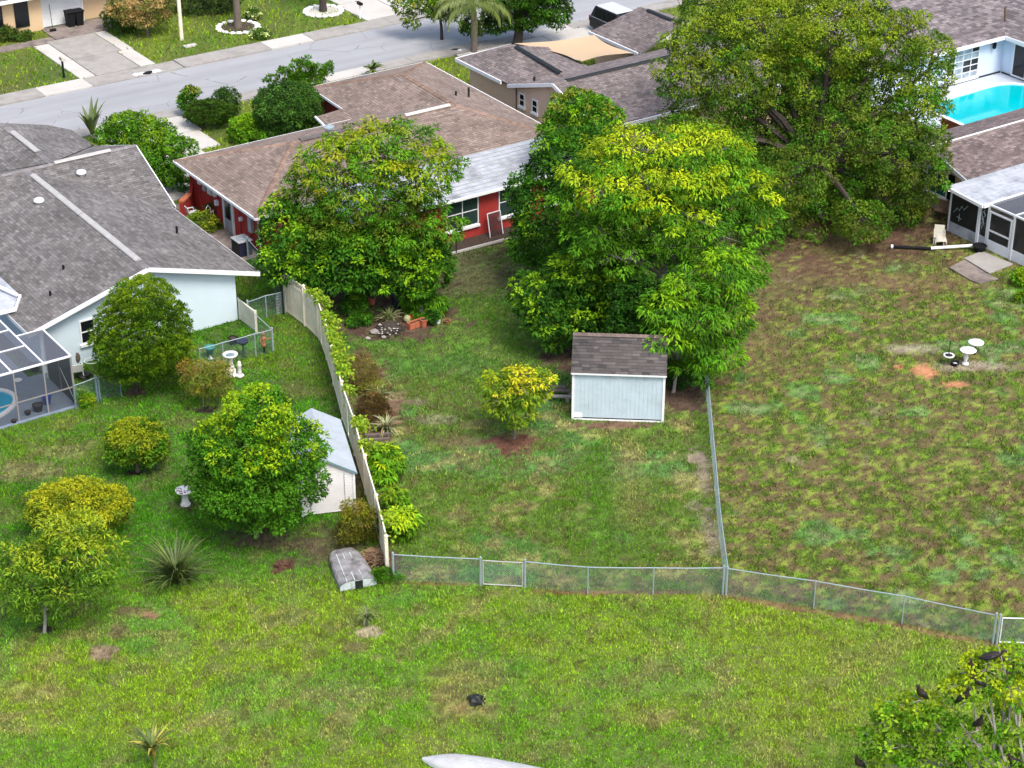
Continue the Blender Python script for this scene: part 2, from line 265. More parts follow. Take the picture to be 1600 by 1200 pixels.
# ------------------------------------------------------------------ lawn colour by place (grass, weeds, bare soil, shade painted under plants)
FENCE_PX = [(447, 487), (477, 509), (500, 531), (511, 562), (522, 602), (536, 657), (555, 712), (572, 772), (590, 833), (606, 897)]
FENCE = [at(*p) for p in FENCE_PX]
CHN = at(1131, 928); CHF = at(1104, 625)
SOIL_SHADE = []            # bare soil and painted shade: (centre, rx, ry, colour, strength)
def bare(px, py, rx, ry, col, k=1.0): SOIL_SHADE.append((at(px, py), rx, ry, np.array(col), k))  # lays bare soil and painted plant shadows alike
SO, BR, TA, GS = (.085, .058, .042), (.13, .082, .055), (.25, .185, .10), (.22, .175, .135)
for a in [(800, 692, 1.1, .9, (.12, .06, .04)), (590, 655, 1.1, 2.2, (.10, .05, .035)), (580, 600, .9, 2.4, (.10, .055, .038)), (566, 560, .6, 1.2, (.11, .07, .045)), (617, 625, .5, 1.0, (.2, .13, .09), .7), (610, 505, 3.4, 1.9, SO), (560, 450, 3.2, 3.0, SO), (730, 420, 2.6, 3.0, (.10, .075, .055), .75), (745, 378, 2.6, .9, SO), (670, 495, 1.6, 1.2, SO),
          (1060, 620, 1.3, 1.8, SO), (940, 560, 2.6, 1.6, SO), (960, 664, 2.2, .35, BR), (1330, 370, 5.0, 4.2, (.085, .05, .036), .82), (1200, 440, 3.2, 3.5, (.10, .062, .045), .6), (1400, 350, 3.4, 3.0, (.085, .05, .036), .82), (1290, 430, 3.4, 1.8, (.11, .068, .045), .6), (1180, 520, 1.6, 3.5, (.12, .075, .05), .55), (1420, 440, 3, 1.2, (.13, .08, .05), .6),
          (1443, 577, .6, .8, (.40, .19, .10)), (1405, 573, .25, .25, (.40, .19, .10)), (1498, 600, .5, .3, (.40, .19, .10)), (1520, 572, 1.8, .5, (.26, .21, .17), .8), (1430, 545, 1.2, .6, (.27, .23, .19), .6), (1100, 745, .35, 2.2, GS, .8), (1110, 830, .4, 1.8, GS, .7), (1085, 790, .4, .5, GS, .6), (1085, 715, .4, .4, GS, .9), (680, 655, .9, .4, GS, .6), (720, 690, 1.2, .5, BR, .7), (650, 628, .4, .3, (.25, .19, .16), .6),
          (800, 610, .3, .3, SO), (230, 960, .45, .35, (.20, .12, .07)), (205, 955, .5, .3, BR, .8), (160, 1020, .55, .5, (.22, .15, .12), .9), (185, 985, .4, .6, BR, .7), (68, 985, .4, .3, (.02, .015, .012)), (575, 985, .6, .35, (.34, .28, .2), .9), (555, 1012, .5, .3, BR, .7), (441, 885, .5, .45, (.08, .04, .03)), (340, 1005, .3, .2, BR, .5), (520, 850, 1.2, 1.6, SO, .8), (440, 850, 1.8, .8, SO, .7), (600, 880, .6, .8, SO), (415, 840, 1.6, .8, SO, .7), (560, 740, .5, 3.0, SO, .9),  # below the leafy tree and at the pale trunk: soil with shadow painted in
          (40, 735, 1.6, .8, TA, .6), (95, 705, 1.4, .7, TA, .5), (320, 640, .7, .35, (.02, .018, .013)), (212, 612, .6, .35, SO), (215, 738, .5, .25, (.03, .02, .015)), (288, 790, .6, .3, SO, .6), (40, 1080, 1.2, .8, TA, .4), (700, 1090, .8, 1.5, (.2, .13, .07), .4), (735, 1105, 1.0, .7, (.22, .14, .08), .6), (790, 905, .5, .3, (.3, .18, .09), .5), (950, 925, 3.2, .18, (.17, .09, .05), .9), (690, 912, 2.2, .14, (.17, .09, .05), .7), (1340, 955, 5.5, .3, (.17, .1, .06), .0)]: bare(*a)  # near-black patches under round bush and dry shrub: shade painted into the ground
for k in range(24):   # the worn line under the right-hand chain-link fence
    f_ = k/23; bare(1131+f_*425, 930+f_*75+math.sin(f_*9)*2, .45, .16, (.17, .095, .06), .8)
HARD = []            # hard surfaces: no grass
def lawn(x, y):
    """returns colour (N,3) and grass amount (N,)"""
    s = x*E1[0]+y*E1[1]; t = x*E2[0]+y*E2[1]
    fx = np.interp(y, [p[1] for p in FENCE][::-1], [p[0] for p in FENCE][::-1])
    left = sstep(.4, -.4, x-fx); front = sstep(.3, -.3, y-np.interp(x, [FENCE[-1][0], CHN[0], at(1555, 1003)[0]], [FENCE[-1][1]-.2, CHN[1], at(1555, 1003)[1]]))
    front = np.where(x < FENCE[-1][0]-.3, sstep(1.5, -1.5, y-(FENCE[-1][1]-.08*(FENCE[-1][0]-x))), front)
    cx = CHN[0]+(y-CHN[1])*(CHF[0]-CHN[0])/(CHF[1]-CHN[1]); right = sstep(-.2, .2, x-cx)*(1-front); left = left*(1-front); mid = np.clip(1-right-left-front, 0, 1); far = sstep(95, 99, y)
    n1 = vnoise(x, y, .22, 1, 3)[:, None]; n2 = vnoise(x, y, .7, 11, 3)[:, None]; n3 = vnoise(x, y, 2.6, 21, 3)[:, None]; n4 = vnoise(x, y, .33, 31, 2)[:, None]; n5 = vnoise(x, y, 6.5, 41, 2)[:, None]; n6 = vnoise(x, y, 1.4, 51, 3)[:, None]
    lush, dark, lime, blue = V(.062, .165, .014), V(.046, .105, .012), V(.165, .215, .022), V(.070, .165, .060)
    tan, brown, olive = V(.25, .185, .105), V(.095, .056, .044), V(.080, .118, .018)
    L = lush*(1-sstep(.48, .75, n1)*.6)+lime*.5*sstep(.48, .75, n1); L = L+(dark-L)*sstep(.55, .75, n4)*.5; L = L+(lush*1.35-L)*sstep(.52, .68, n6)*.5
    L = L*.84; L = L+(tan*.7-L)*sstep(.60, .78, n2)*.4; L = L+(brown-L)*sstep(.60, .72, n3)*.35
    Fc = lime*.98+(lush*1.1-lime)*sstep(.45, .7, n1)*.55; Fc = Fc+(blue*1.1-Fc)*sstep(.58, .72, n4)*.3; Fc = Fc+(tan-Fc)*sstep(.50, .70, n2*.5+n6*.5)*.72; Fc = Fc+(brown-Fc)*sstep(.58, .72, n3)*.45; Fc = Fc+(lush*.8-Fc)*sstep(.58, .72, n6)*.35
    rr = sstep(2, 16, x)[:, None]; Fc = Fc*(1-.25*rr)+V(.21, .19, .05)*.25*rr*1.4
    Mc = V(.085, .135, .022)+(blue-V(.085, .135, .022))*sstep(.5, .68, n4)*.7; Mc = Mc+(tan*.95-Mc)*sstep(.48, .68, n2*.5+n6*.5)*.75; Mc = Mc+(brown*1.2-Mc)*sstep(.56, .72, n3)*.55
    st_ = np.exp(-((x-at(935, 760)[0])/.75)**2)*sstep(62, 64, y)*sstep(73, 70, y); Mc = Mc+(V(.062, .13, .012)-Mc)*(st_*.85)[:, None]
    st2 = np.exp(-((x-at(985, 760)[0])/.6)**2)*sstep(64, 66, y)*sstep(73, 71, y); Mc = Mc+(tan*.9-Mc)*(st2*.45)[:, None]
    gx = sstep(75, 80, y)[:, None]; Mc = Mc+(V(.055, .12, .014)-Mc)*gx*.75
    Rc = olive+(brown-olive)*sstep(.38, .53, n3*.8+n5*.2)*.95; Rc = Rc+(V(.15, .19, .025)-Rc)*sstep(.54, .66, n5)*.5; Rc = Rc+(blue*.85-Rc)*sstep(.56, .68, n2)*.6*sstep(.35, .5, n4); Rc = Rc+(V(.20, .165, .135)-Rc)*sstep(.70, .82, n2)*.5
    rg = (sstep(22, 27, x+(70-y)*.2)*sstep(78, 70, y))[:, None]; Rc = Rc+(V(.09, .15, .02)-Rc)*rg*.7
    C = L*left[:, None]+Mc*mid[:, None]+Rc*right[:, None]+Fc*front[:, None]
    V2 = V(.14, .175, .014)+(V(.06, .12, .012)-V(.14, .175, .014))*sstep(.45, .65, n1); V2 = V2+(tan*.7-V2)*sstep(.6, .75, n2)*.5; C = C*(1-far[:, None])+V2*far[:, None]
    g = .95*left+.72*mid+.46*right+.85*front; g = g*(1-far)+.8*far; g = g*(1-.75*right*sstep(.45, .6, n3[:, 0]))*(1-.4*mid*sstep(.5, .7, n2[:, 0]))
    C = C*np.array([1.56, 1.96, 1.26])
    for c, rx, ry, col, k in SOIL_SHADE:
        dx = (x-c[0])/rx; dy = (y-c[1])/ry; near = (abs(dx) < 1.7) & (abs(dy) < 1.7)
        if not near.any(): continue
        q = np.sqrt(dx[near]**2+dy[near]**2)+(n2[near, 0]-.5)*1.0+(n3[near, 0]-.5)*1.2+(n5[near, 0]-.5)*.9; m = sstep(1.15, .7, q)*k
        C[near] = C[near]*(1-m[:, None])+col*1.15*m[:, None]*(.45+.55*n5[near]+.55*n3[near]); g[near] *= (1-.93*m)
    n7 = vnoise(x, y, 4.2, 61, 2); g = g*(.42+.70*sstep(.36, .56, n7)); return C*(.72+.56*n5), np.clip(g, 0, 1)

# ================================================================== SETTING: ground, street, drives, pools
def dense(a, b, st, lo, hi):
    m = list(np.arange(a, b, st)); l = []; q = a; d = st
    while q > lo: d *= 1.5; q -= d; l.append(q)
    r = []; q = b; d = st
    while q < hi: r.append(q); d *= 1.5; q += d
    return np.array(l[::-1]+m+r)
xs = dense(-28, 34, .2, -900, 900); ys = dense(47, 102, .2, -300, 1600)
gx, gy = np.meshgrid(xs, ys); gx = gx.ravel(); gy = gy.ravel()
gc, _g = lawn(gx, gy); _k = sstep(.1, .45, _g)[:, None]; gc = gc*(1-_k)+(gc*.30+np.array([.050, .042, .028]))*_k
gz = (vnoise(gx, gy, 2.2, 5, 2)-.5)*.05-.02
nx, ny = len(xs), len(ys); ii = (np.arange(ny-1)[:, None]*nx+np.arange(nx-1)[None, :]).ravel()
fq = np.stack([ii, ii+1, ii+1+nx, ii+nx], 1).ravel()
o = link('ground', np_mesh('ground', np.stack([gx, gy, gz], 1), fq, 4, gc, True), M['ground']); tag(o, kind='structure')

def slab(name, stpoly, z0, z1, mat, parent=None, hard=True, world=False):
    P = [np.asarray(p, float) if world else W(*p) for p in stpoly]; P = [V(p[0], p[1], z1) for p in P]
    c = sum((np.cross(P[i], P[(i+1) % len(P)])[2] for i in range(len(P))))
    if c < 0: P = P[::-1]
    if hard: HARD.append([(p[0], p[1]) for p in P])
    return MB().prism(P, (0, 0, z0-z1)).build(name, mat, parent)
o = slab('street', [(-250, 102.55), (400, 102.55), (400, 108.7), (-250, 108.7)], -.3, .02, M['asphalt']); tag(o, kind='structure')
def kerb(nm, t0, t1, s0, s1, skip):
    e = bpy.data.objects.new(nm, None); COL.objects.link(e); tag(e, kind='structure'); ORG[e] = np.zeros(3)
    s = s0; k = 0
    while s < s1:
        ln = 3.05; z = .10+.012*random.random()
        for a, b in skip:
            if a < s+ln/2 < b: z = .045
        slab('kerb_slab', [(s+.012, t0), (s+ln-.012, t0), (s+ln-.012, t1), (s+.012, t1)], -.3, z, M['concrete'] if (k*7) % 5 else M['concrete_light'], e); s += ln; k += 1
    HARD.append([tuple(W(s0-300, t0)[:2]), tuple(W(s1+300, t0)[:2]), tuple(W(s1+300, t1)[:2]), tuple(W(s0-300, t1)[:2])])
kerb('far_kerb', 108.72, 110.35, 10, 100, [(42.5, 49.5), (63, 69)])
kerb('near_kerb', 101.35, 102.53, 10, 110, [(38, 46.5), (68, 80)])
def drive(nm, slabs, mat, label=None):
    e = bpy.data.objects.new(nm, None); COL.objects.link(e); tag(e, kind='structure'); ORG[e] = np.zeros(3)
    for q in slabs:
        m = mat if len(q) == 4 else q[4]; s0, s1, t0, t1 = q[:4]
        slab('concrete_slab', [(s0+.03, t0+.03), (s1-.03, t0+.03), (s1-.03, t1-.03), (s0+.03, t1-.03)], -.2, .05+.015*random.random(), m, e)
    return e
CL, CD, CC = M['concrete_light'], M['concrete_dark'], M['concrete']
drive('cream_house_driveway', [(43.45, 44.5, 110.4, 114.0, CL), (43.45, 44.5, 114.0, 117.8, CL), (44.5, 47.45, 110.4, 114, CC), (44.5, 47.8, 114, 118.2, CC), (47.45, 48.5, 110.4, 113.9, CL), (47.8, 48.6, 113.9, 118.2, CL), (45.2, 50, 118.2, 120.9, CD), (36, 45.2, 117.9, 119.0, CD)], CC)
drive('far_driveway', [(63.7, 66.6, 110.4, 114.4), (66.6, 69.4, 110.4, 114.4), (63.9, 66.6, 114.4, 119), (66.6, 69.6, 114.4, 119)], CL)
drive('red_house_driveway', [(40.1, 45.8, 98.6, 101.3), (40.1, 45.6, 95.8, 98.6, CL), (40.0, 44.3, 92.6, 95.8), (38.4, 41.5, 90.0, 92.6)], CL)
drive('peach_house_driveway', [(64.8, 68, 96.2, 101.3), (68, 71.4, 96.2, 101.3), (71.4, 75, 96.2, 101.3), (75, 79, 96.2, 101.3)], CL)
drive('white_house_driveway', [(22, 30, 97, 101.3)], CL)
# soil strip / patio behind the red house
o = slab('soil_bed', [(47.6, 77.25), (56.5, 77.25), (56.5, 76.05), (47.6, 76.15)], -.1, .03, M['soil']); tag(o, kind='structure')
o = MB().bar(W(47.6, 76.1, .06), W(53.5, 75.95, .06), .08, .12).build('bed_edging', M['concrete_light']); tag(o, kind='structure')
o = slab('side_path', [(38.6, 81.2), (40.4, 81.2), (40.4, 89.5), (38.6, 89.5)], -.1, .035, M['concrete_dark']); tag(o, kind='structure')
# pools
def pool(nm, outline, water_mat_, copw, z=.05):
    P = [np.asarray(p, float) for p in outline]; c = sum(P)/len(P)
    mb = MB(); n = len(P)
    for i in range(n):
        a, b = P[i], P[(i+1) % n]; a2 = a+nrm(a-c)*copw; b2 = b+nrm(b-c)*copw
        mb.add([V(a[0], a[1], z+.10), V(b[0], b[1], z+.10), V(b2[0], b2[1], z+.10), V(a2[0], a2[1], z+.10), V(a[0], a[1], z-.3), V(b[0], b[1], z-.3), V(b2[0], b2[1], z), V(a2[0], a2[1], z)], [(0, 1, 2, 3), (0, 4, 5, 1), (3, 2, 6, 7)])
    cp = mb.build('pool_coping', M['white']); tag(cp, kind='structure')
    wv = MB().prism([V(p[0], p[1], z+.03) for p in P], (0, 0, -.05)).build(nm, water_mat_); tag(wv, kind='structure')
o = slab('pool_deck', [(14, 71.9), (26.7, 71.9), (26.7, 75.6), (25.9, 75.6), (25.9, 90), (14, 90)], -.2, .035, M['deck']); tag(o, kind='structure')
pc = W(22.45, 74.25); pool('swimming_pool', [pc+E1*1.95*math.cos(k*math.pi/18)*1.1+E2*1.5*math.sin(k*math.pi/18) for k in range(36)], M['poolblue'], .2)
o = slab('patio_deck', [(80.5, 71.2), (98, 71.2), (98, 80), (80.5, 80)], -.2, .03, M['deck_light']); tag(o, kind='structure')
def bez(p, q, r, n=7): return [np.asarray(p)*(1-k/n)**2+2*np.asarray(q)*(k/n)*(1-k/n)+np.asarray(r)*(k/n)**2 for k in range(n+1)]
pool('swimming_pool', [W(82.0, 72.2), W(92, 72.2), W(95, 74.5)]+bez(W(93.5, 75.4), W(91.0, 75.3), W(90.2, 76.6))+bez(W(89.9, 77.2), W(89.4, 78.1), W(87.8, 78.0))+[W(84, 77.9), W(82.4, 77.5)], M['poolwater'], .3)

# ================================================================== HOUSES
def clip(poly, n, d):
    out = []
    for i in range(len(poly)):
        p, q = poly[i], poly[(i+1) % len(poly)]; a, b = p@n-d, q@n-d
        if a >= 0: out.append(p)
        if (a >= 0) != (b >= 0): out.append(p+(q-p)*(a/(a-b)))
    return out
def roof_plane(house, P, tones, rowh=.15, tabw=.27, nsingle=0, near=None, thick=.12):
    """P: planar convex polygon ccw seen from above; slab + shingles laid in courses on it"""
    P = [np.asarray(p, float) for p in P]; n = nrm(np.cross(P[1]-P[0], P[2]-P[0]))
    if len(P) > 3 and max(abs((p-P[0])@n) for p in P) > .004:
        for i in range(1, len(P)-1): roof_plane(house, [P[0], P[i], P[i+1]], tones, rowh, tabw, nsingle, near, thick)
        return
    if n[2] < 0: P = P[::-1]; n = -n
    up = nrm(V(0, 0, 1)-n*n[2]); al = np.cross(up, n)
    sl = MB().prism([p+n*.0 for p in P], -n*thick).build('roof_deck', M['roofslab'], house)
    c2 = [np.array([p@al, p@up]) for p in P]; base = P[0]@n; lo = min(p[1] for p in c2); hi = max(p[1] for p in c2); l0 = min(p[0] for p in c2); l1 = max(p[0] for p in c2)
    edges = []
    for i in range(len(c2)):
        e = c2[(i+1) % len(c2)]-c2[i]; nn = np.array([-e[1], e[0]]); m_ = sum(c2)/len(c2)
        if (m_-c2[i])@nn < 0: nn = -nn
        nn = nn/np.linalg.norm(nn); edges.append((nn, c2[i]@nn))
    mb = MB(); mb.col = V(0, 0, 0); singles = []; k = 0; y = lo
    while y < hi:
        x = l0-random.uniform(0, tabw); rt = random.uniform(.93, 1.07)
        while x < l1:
            wv = tabw*random.choice([.6, .9, 1.0, 1.1, 1.5]); q = [np.array(v) for v in ((x+.006, y), (x+wv-.006, y), (x+wv-.006, y+rowh+.01), (x+.006, y+rowh+.01))]
            for nn, d in edges:
                q = clip(q, nn, d)
                if len(q) < 3: break
            if len(q) >= 3:
                lift = lambda p: .006+.016*max(0, 1-(p[1]-y)/rowh)+.0
                top = [al*p[0]+up*p[1]+n*(base+lift(p)) for p in q]; bot = [al*p[0]+up*p[1]+n*(base+.001) for p in q]
                cc = V(*random.choice(tones))*random.uniform(.86, 1.14)*rt
                m_ = len(q); fs = [tuple(range(m_))]+[(i, i+m_, (i+1) % m_+m_, (i+1) % m_) for i in range(m_)]
                singles.append((top+bot, fs, cc)) if nsingle else None
                if not nsingle: mb.col = cc; mb.add(top+bot, fs)
            x += wv
        y += rowh
    if nsingle:
        key = np.asarray(near, float); singles.sort(key=lambda q: np.linalg.norm(q[0][0]-key))
        for vs, fs, cc in singles[:nsingle]:
            b = MB(); b.col = cc; b.add(vs, fs).build('shingle', M['shingle'], house)
        for vs, fs, cc in singles[nsingle:]: mb.col = cc; mb.add(vs, fs)
    if mb.v: tag(mb.build('shingle_courses', M['shingle'], house), kind='stuff')
def board(house, name, p, q, w_=.03, h_=.2, mat=None): return MB().bar(p, q, w_, h_).build(name, mat or M['white'], house)
def ridge_caps(house, p, q, tone, step=.24):
    p, q = np.asarray(p, float), np.asarray(q, float); L = np.linalg.norm(q-p); d = (q-p)/L; sd_ = nrm(np.cross(d, (0, 0, 1))); mb = MB(); k = 0.0
    while k < L:
        mb.col = V(*tone)*random.uniform(.8, 1.2); a = p+d*k; b = p+d*min(L, k+step+.03)
        mb.add([a-sd_*.16+V(0, 0, -.03), a+V(0, 0, .055), a+sd_*.16+V(0, 0, -.03), b-sd_*.16+V(0, 0, -.04), b+V(0, 0, .035), b+sd_*.16+V(0, 0, -.04)], [(0, 1, 4, 3), (1, 2, 5, 4), (0, 2, 1)]); k += step
    tag(mb.build('ridge_cap', M['shingle'], house), kind='stuff')
def ridge_vent(house, p, q, mat=None):
    mat = mat or M['alum_dull']
    p, q = np.asarray(p, float), np.asarray(q, float); d = nrm(q-p); s_ = nrm(np.cross(d, (0, 0, 1)))
    u = V(0, 0, 1); mb = MB(); a = [-s_*.17+u*.02, -s_*.13+u*.07, u*.12, s_*.13+u*.07, s_*.17+u*.02]
    mb.add([p+v for v in a]+[q+v for v in a], [(i, i+1, i+6, i+5) for i in range(4)]+[(4, 3, 2, 1, 0), (5, 6, 7, 8, 9), (0, 5, 9, 4)]).build('ridge_vent', mat or M['white'], house)
def window(house, c, ax, up, nr, w_, h_, pane, rows=2, cols=1, fr=.06, sill=True, frame=None, pane2=None):
    """window centred at c on a wall with axis ax and outward normal nr"""
    c, ax, up, nr = map(lambda v: np.asarray(v, float), (c, ax, up, nr)); fm = frame or M['white']; mb = MB(); c = c+nr*.03
    for i in (-1, 1):
        mb.obox(c+ax*i*(w_/2-fr/2), ax, up, nr, fr/2, h_/2, .045); mb.obox(c+up*i*(h_/2-fr/2), ax, up, nr, w_/2-fr, fr/2, .045)
    for k in range(1, rows): mb.obox(c+up*(-h_/2+h_*k/rows), ax, up, nr, w_/2-fr, fr*.4, .034)
    for k in range(1, cols): mb.obox(c+ax*(-w_/2+w_*k/cols), ax, up, nr, fr*.4, h_/2-fr, .037)
    f = mb.build('window', fm, house)
    iw, ih = (w_-2*fr)/cols, (h_-2*fr)/rows
    for i in range(cols):
        for j in range(rows):
            m = pane2 if (pane2 is not None and random.random() < .4) else pane
            MB().obox(c+ax*(-w_/2+fr+iw*(i+.5))+up*(-h_/2+fr+ih*(j+.5)), ax, up, nr, iw/2-.004, ih/2-.004, .012).build('pane', m, f)
    if sill: MB().obox(c-up*(h_/2+.06)+nr*.03, ax, up, nr, w_/2+.06, .06, .07).build('sill', fm, f)
    return f
def wall_poly(house, pts, nr, mat, th=.2, name='wall'):
    pts = [np.asarray(p, float) for p in pts]; n = np.cross(pts[1]-pts[0], pts[2]-pts[0]); nr = np.asarray(nr, float)
    if n@nr < 0: pts = pts[::-1]
    return MB().prism(pts, -nr*th).build(name, mat, house)
def foot(pts): HARD.append([tuple(W(*p)[:2]) for p in pts])
UP = V(0, 0, 1)
# ---- white / pale blue house on the left
GT = [(.150, .142, .138), (.172, .164, .160), (.122, .115, .113), (.195, .186, .182), (.158, .15, .147), (.135, .127, .124)]
wh = thing('house', 'pale blue house with grey shingled gables left of the red house', 'house', W(31.7, 82))
foot([(26.5, 75.7), (36.2, 75.7), (36.2, 95), (20, 95), (20, 88), (26.5, 88)])
RZ, EZ = 3.95, 2.3; sL, sM, sR = 26.0, 31.75, 37.2; tF = 75.1
hz = lambda s: EZ+(RZ-EZ)*(1-abs(s-sM)/5.6)
wall_poly(wh, [W(26.6, 75.55, 0), W(36.15, 75.55, 0), W(36.15, 75.55, hz(36.15)-.16), W(sM, 75.55, RZ-.18), W(26.6, 75.55, hz(26.6)-.16)], -E2, M['wallblue'])
wall_poly(wh, [W(36.15, 75.76, 0), W(36.15, 96, 0), W(36.15, 96, 2.4), W(36.15, 75.76, 2.4)], E1, M['wallblue'])
wall_poly(wh, [W(26.6, 75.76, 0), W(26.6, 87, 0), W(26.6, 87, 2.4), W(26.6, 75.76, 2.4)], -E1, M['wallblue'])
wall_poly(wh, [W(10, 87, 0), W(26.4, 87, 0), W(26.4, 87, 2.4), W(10, 87, 2.4)], -E2, M['wallblue'])
wall_poly(wh, [W(10, 97, 0), W(36, 97, 0), W(36, 97, 2.2), W(10, 97, 2.2)], E2, M['wallblue'])
roof_plane(wh, [W(sL, tF, EZ), W(sM, tF, RZ), W(sM, 89, RZ), W(sL, 84.4, EZ)], GT, nsingle=300, near=W(27.5, 75.1, 2.6))
roof_plane(wh, [W(sM, tF, RZ), W(sR, tF, EZ), W(sR, 84.3, EZ), W(sM, 89, RZ)], GT)
roof_plane(wh, [W(sM, 89, RZ), W(sR, 84.3, EZ), W(37.35, 84.3, EZ), W(37.6, 89, RZ)], GT)
roof_plane(wh, [W(12, 84.4, EZ), W(sL, 84.4, EZ), W(sM, 89, RZ), W(12, 89, RZ)], GT)
roof_plane(wh, [W(12, 89, RZ), W(37.6, 89, RZ), W(37.4, 94.1, EZ), W(12, 94.1, EZ)], GT)
roof_plane(wh, [W(33.1, 89.05, RZ+.06), W(37.4, 94.1, EZ+.06), W(37.3, 96.9, EZ+.05), W(36.2, 97.4, EZ+.4), W(33.1, 95.7, RZ+.05)], GT)
roof_plane(wh, [W(33.1, 89.05, RZ+.06), W(33.1, 95.7, RZ+.05), W(28.4, 97.4, EZ+.05), W(28.4, 93.8, EZ+.06)], GT)
for a, b in [((sL, tF, EZ-.02), (sM, tF, RZ-.03)), ((sM, tF, RZ-.03), (sR, tF, EZ-.02)), ((sR, tF, EZ-.03), (sR, 84.3, EZ-.03)), ((37.4, 84.3, EZ-.03), (37.63, 89, RZ-.04)), ((37.63, 89, RZ-.04), (37.42, 94.1, EZ-.03)), ((sL, tF, EZ-.03), (sL, 84.4, EZ-.03))]: board(wh, 'fascia', W(*a)-UP*.05, W(*b)-UP*.05, .05, .2)
for a, b in [((sM, 88.1, RZ), (sM, 82.3, RZ)), ((sM, 82.2, RZ), (sM, 76.0, RZ)), ((33.1, 94.1, RZ+.06), (33.1, 90.8, RZ+.06)), ((33.2, 89, RZ+.02), (36.2, 89, RZ+.02))]: ridge_vent(wh, W(*a), W(*b))
for a, b in [((12, 89, RZ+.02), (37.6, 89, RZ+.02)), ((sM, tF, RZ+.01), (sM, 89, RZ+.01)), ((33.1, 89, RZ+.06), (33.1, 95.7, RZ+.06))]: ridge_caps(wh, W(*a), W(*b), (.2, .19, .195))
for s_, t_, z_ in [(30.9, 85.4, 3.65), (34.1, 87.8, 3.55)]:
    MB().lathe(W(s_, t_, z_-.15), [(.16, 0), (.16, .22), (.26, .24), (.26, .30), (.2, .38), (.08, .43), (.01, .44)], 14).build('roof_vent', M['white'], wh, smooth=True)
for s_, t_, z_ in [(35.55, 80.2, 2.85), (29.2, 78.6, 3.1), (27.9, 77.1, 2.75)]: MB().tube([W(s_, t_, z_-.1), W(s_, t_, z_+.32)], .055, 8).build('vent_pipe', M['black'], wh)
window(wh, W(28.82, 75.55, 1.50), E1, UP, -E2, .72, 1.15, M['glass_dark'], 2)
# white sheet roof over the lanai beside the pool
MB().prism([W(22, 77.6, 2.62), W(26.3, 77.4, 2.62), W(26.85, 78.25, 2.78), W(26.7, 80.5, 3.0), W(22, 80.5, 3.0)], (0, 0, -.14)).build('lanai_roof', M['white_dirty'], wh)
board(wh, 'gutter', W(22, 77.52, 2.52), W(26.35, 77.32, 2.52), .12, .14); board(wh, 'gutter', W(26.36, 77.35, 2.54), W(26.92, 78.2, 2.68), .10, .14); board(wh, 'ridge_vent', W(26.0, 79.7, 3.06), W(26.7, 77.95, 2.86), .14, .1)
# ---- red house in the middle
RT = [(.235, .183, .155), (.21, .163, .138), (.26, .205, .175), (.19, .145, .124), (.225, .174, .15)]
rh = thing('house', 'red walled house with brown hipped roof and white sheet patio roof', 'house', W(48, 86))
foot([(40.4, 81), (46, 81), (46, 77.2), (57.6, 77.2), (57.6, 94.5), (52, 94.5), (52, 88.8), (40.4, 88.8)])
EZ, RZ = 2.4, 3.85; TR = 85.1
roof_plane(rh, [W(39.9, 80.6, EZ), W(58.6, 80.6, EZ), W(54.3, TR, RZ), W(44.45, TR, RZ)], RT)
roof_plane(rh, [W(39.9, 89.6, EZ), W(39.9, 80.6, EZ), W(44.45, TR, RZ)], RT)
roof_plane(rh, [W(39.9, 89.6, EZ), W(44.45, TR, RZ), W(54.3, TR, RZ), W(51.0, 89.6, EZ)], RT)
roof_plane(rh, [W(50.9, 89.5, EZ), W(54.3, TR, RZ), W(54.6, 90.8, RZ), W(51.2, 95.4, EZ)], RT)
roof_plane(rh, [W(54.3, TR, RZ), W(58.6, 80.6, EZ), W(58.9, 95.4, EZ), W(54.6, 90.8, RZ)], RT)
roof_plane(rh, [W(51.2, 95.4, EZ), W(54.6, 90.8, RZ), W(58.9, 95.4, EZ)], RT)
for a, b in [((39.87, 89.6, EZ), (39.87, 80.57, EZ)), ((39.87, 80.57, EZ), (49, 80.57, EZ)), ((50.9, 89.6, EZ), (51.2, 95.43, EZ)), ((51.2, 95.43, EZ), (58.93, 95.43, EZ)), ((58.93, 95.43, EZ), (58.63, 80.6, EZ)), ((39.87, 89.63, EZ), (50.9, 89.63, EZ))]: board(rh, 'gutter', W(*a)-UP*.06, W(*b)-UP*.06, .11, .13)
CT = (.23, .155, .12)
for a, b in [((44.45, TR, RZ), (54.3, TR, RZ)), ((39.9, 80.6, EZ), (44.45, TR, RZ)), ((39.9, 89.6, EZ), (44.45, TR, RZ)), ((58.6, 80.6, EZ), (54.3, TR, RZ)), ((54.3, TR, RZ), (54.6, 90.8, RZ)), ((54.6, 90.8, RZ), (58.9, 95.4, EZ)), ((54.6, 90.8, RZ), (51.2, 95.4, EZ))]: ridge_caps(rh, W(*a)+UP*.01, W(*b)+UP*.01, CT)
ridge_vent(rh, W(44.9, TR, RZ+.02), W(48.0, TR, RZ+.02), M['roofslab']); ridge_vent(rh, W(51.2, TR, RZ+.02), W(54.0, TR, RZ+.02), M['concrete_light'])
MB().lathe(W(46.9, 85.6, 3.62), [(.2, 0), (.2, .3), (.3, .32), (.3, .42), (.1, .5), (.01, .51)], 12).build('roof_vent', M['galv'], rh)
for s_, t_ in [(55.9, 87.4), (56.8, 87.5)]: MB().tube([W(s_, t_, 3.0), W(s_, t_, 3.6)], .06, 8).build('vent_pipe', M['iron'], rh)
roof_plane(rh, [W(49.0, 89.6, 2.3), W(50.95, 89.6, 2.42), W(51.0, 91.3, 2.42), W(49.3, 91.3, 2.3)], RT)
board(rh, 'gutter', W(48.95, 89.7, 2.26), W(49.27, 91.4, 2.26), .1, .12)
